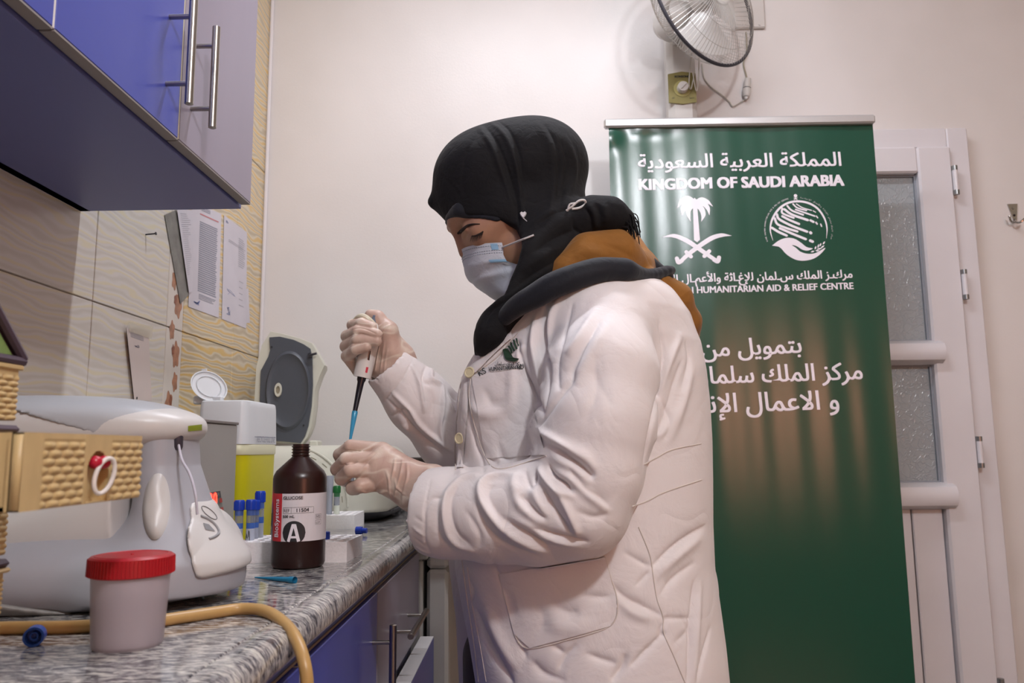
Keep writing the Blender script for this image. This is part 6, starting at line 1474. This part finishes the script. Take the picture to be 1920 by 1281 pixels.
# ---- trousers and shoes
s = SDF((-.22, 1.08, .05), (.30, 1.52, .95), .007)
for yy in (1.215, 1.392): s.chain([(.08, 1.30 + (yy - 1.30) * .7, .86), (.055, 1.30 + (yy - 1.30) * .8, .48), (.085, yy, .09)], [.09, .08, .068], .03)
s.chain([W(935, 1230, 1.36), W(940, 1500, 1.36)], [.060, .060], .04); s.half((0, 0, -1), (0, 0, .06))
V, Q = s.mesh(2); link_mesh('trousers', V, Q, TROU, pe)
for yy in (1.215, 1.392):
    s = SDF((-.14, yy - .07, -.01), (.18, yy + .07, .14), .005)
    s.chain([(.10, yy, .05), (.02, yy, .045), (-.07, yy, .035)], [.046, .044, .036], .02); s.half((0, 0, -1), (0, 0, .014))
    V, Q = s.mesh(2); sh = link_mesh('shoe', V, Q, SHOE, pe)
    MB().prism([(.145, yy - .03), (.15, yy), (.145, yy + .03), (.05, yy + .042), (-.06, yy + .045), (-.105, yy + .02), (-.108, yy - .015), (-.07, yy - .042), (.05, yy - .038)], 0, .014, 'z').build('sole', SOLE, sh)

# ---- pipette in the raised hand, tube in the other
pa, pb2 = W(701.5, 606, PYA), W(679, 708, PYA); ax_ = pb2 - pa; Lb = np.linalg.norm(ax_); ax_ /= Lb; Rp = align(ax_)
pt = thing('pipette', tuple(pa), 'white lab pipette with black shaft and blue tip held in raised gloved hand', 'pipette')
PWH = M('white pipette plastic', '#d6d3d0', .25); PCR = M('cream pipette plastic', '#cbc5b0', .35); PBK = M('black pipette shaft', '#1c1a22', .25); PGB = M('blue grey plunger', '#6f7a8c', .4)
e_ = (.86, 1.0)
MB().lathe([(0, 0), (.008, 0), (.0125, .006), (.0148, .022), (.0152, Lb * .5), (.0146, Lb), (.0118, Lb), (.0115, Lb - .02), (0, Lb - .022)], pa, Rp, 40).build('barrel', PWH, pt)
MB().lathe([(0, -.014), (.0045, -.014), (.006, -.012), (.006, -.001), (.0045, 0), (0, 0)], pa, Rp, 20).build('plunger', PGB, pt)
hk_ = MB().tube(spline([W(706, 622, PYA + .004), W(697, 607, PYA - .006), W(684, 595, PYA - .010), (W(672, 594, PYA - .006)), W(662, 600, PYA - .002)], 6), .005, 10, rs=np.interp(np.linspace(0, 1, 25), [0, .3, .7, 1], [.007, .006, .0045, .0012]))
hk_.build('finger_hook', PCR, pt)
sa, sb_ = W(680, 700, PYA), W(664.5, 776, PYA - .018)
Ls = np.linalg.norm(sb_ - sa); MB().lathe([(0, 0), (.0075, 0), (.0072, .012), (.0055, .016), (.0048, Ls * .5), (.0036, Ls), (0, Ls)], sa, align(sb_ - sa), 24).build('shaft', PBK, pt)
ta, tb_ = W(665.5, 772, PYA - .017), W(655.5, 832, PYA - .034)
Lt = np.linalg.norm(tb_ - ta); MB().lathe([(.0046, 0), (.0048, Lt * .05), (.0040, Lt * .3), (.0016, Lt), (.0008, Lt), (.003, Lt * .3), (.0040, .001)], ta, align(tb_ - ta), 24).build('tip', M('clear blue tip', '#4fb0dc', .12, trans=.35, ior=1.3), pt)
S0 = lambda u, v, e: None
def pip_print(name, quad, mat, off=.0003):
    # lies on the barrel: angle about the axis and distance along it
    V = []; n = 8; q = [np.array(p) for p in quad]
    for i in range(n):
        for j in range(n):
            u, v = i / (n - 1), j / (n - 1); p = (q[0] * (1 - u) + q[1] * u) * (1 - v) + (q[3] * (1 - u) + q[2] * u) * v
            d = ray(*p); d /= np.linalg.norm(d); o = CAMLOC - pa
            dp, op = d - ax_ * d.dot(ax_), o - ax_ * o.dot(ax_); A2, B2, C2 = dp @ dp, 2 * dp @ op, op @ op - (.0151 + off) ** 2; disc = max(0, B2 * B2 - 4 * A2 * C2)
            V.append(CAMLOC + d * ((-B2 - math.sqrt(disc)) / (2 * A2)))
    return link_mesh(name, V, [(i * n + j, (i + 1) * n + j, (i + 1) * n + j + 1, i * n + j + 1) for i in range(n - 1) for j in range(n - 1)], mat, pt, True)
pip_print('volume_window', zq((440, 660), (472, 668), (448, 822), (415, 805)), M('black window', '#17161a', .2))
pip_print('red_mark', zq((398, 925), (435, 930), (415, 1022), (382, 1010)), M('red mark', '#c5344a', .4))
sa2, sb2 = W(652, 829, 1.246), W(658, 914, 1.240)
sv = thing('sample_tube', tuple(sb2), 'small clear sample tube pinched in lower gloved hand under the pipette', 'tube')
MB().lathe([(0, 0), (.004, .001), (.0058, .006), (.0058, np.linalg.norm(sa2 - sb2)), (.0052, np.linalg.norm(sa2 - sb2)), (.005, .006), (0, .003)], sb2, align(sa2 - sb2), 24).build('tube', CLP, sv)
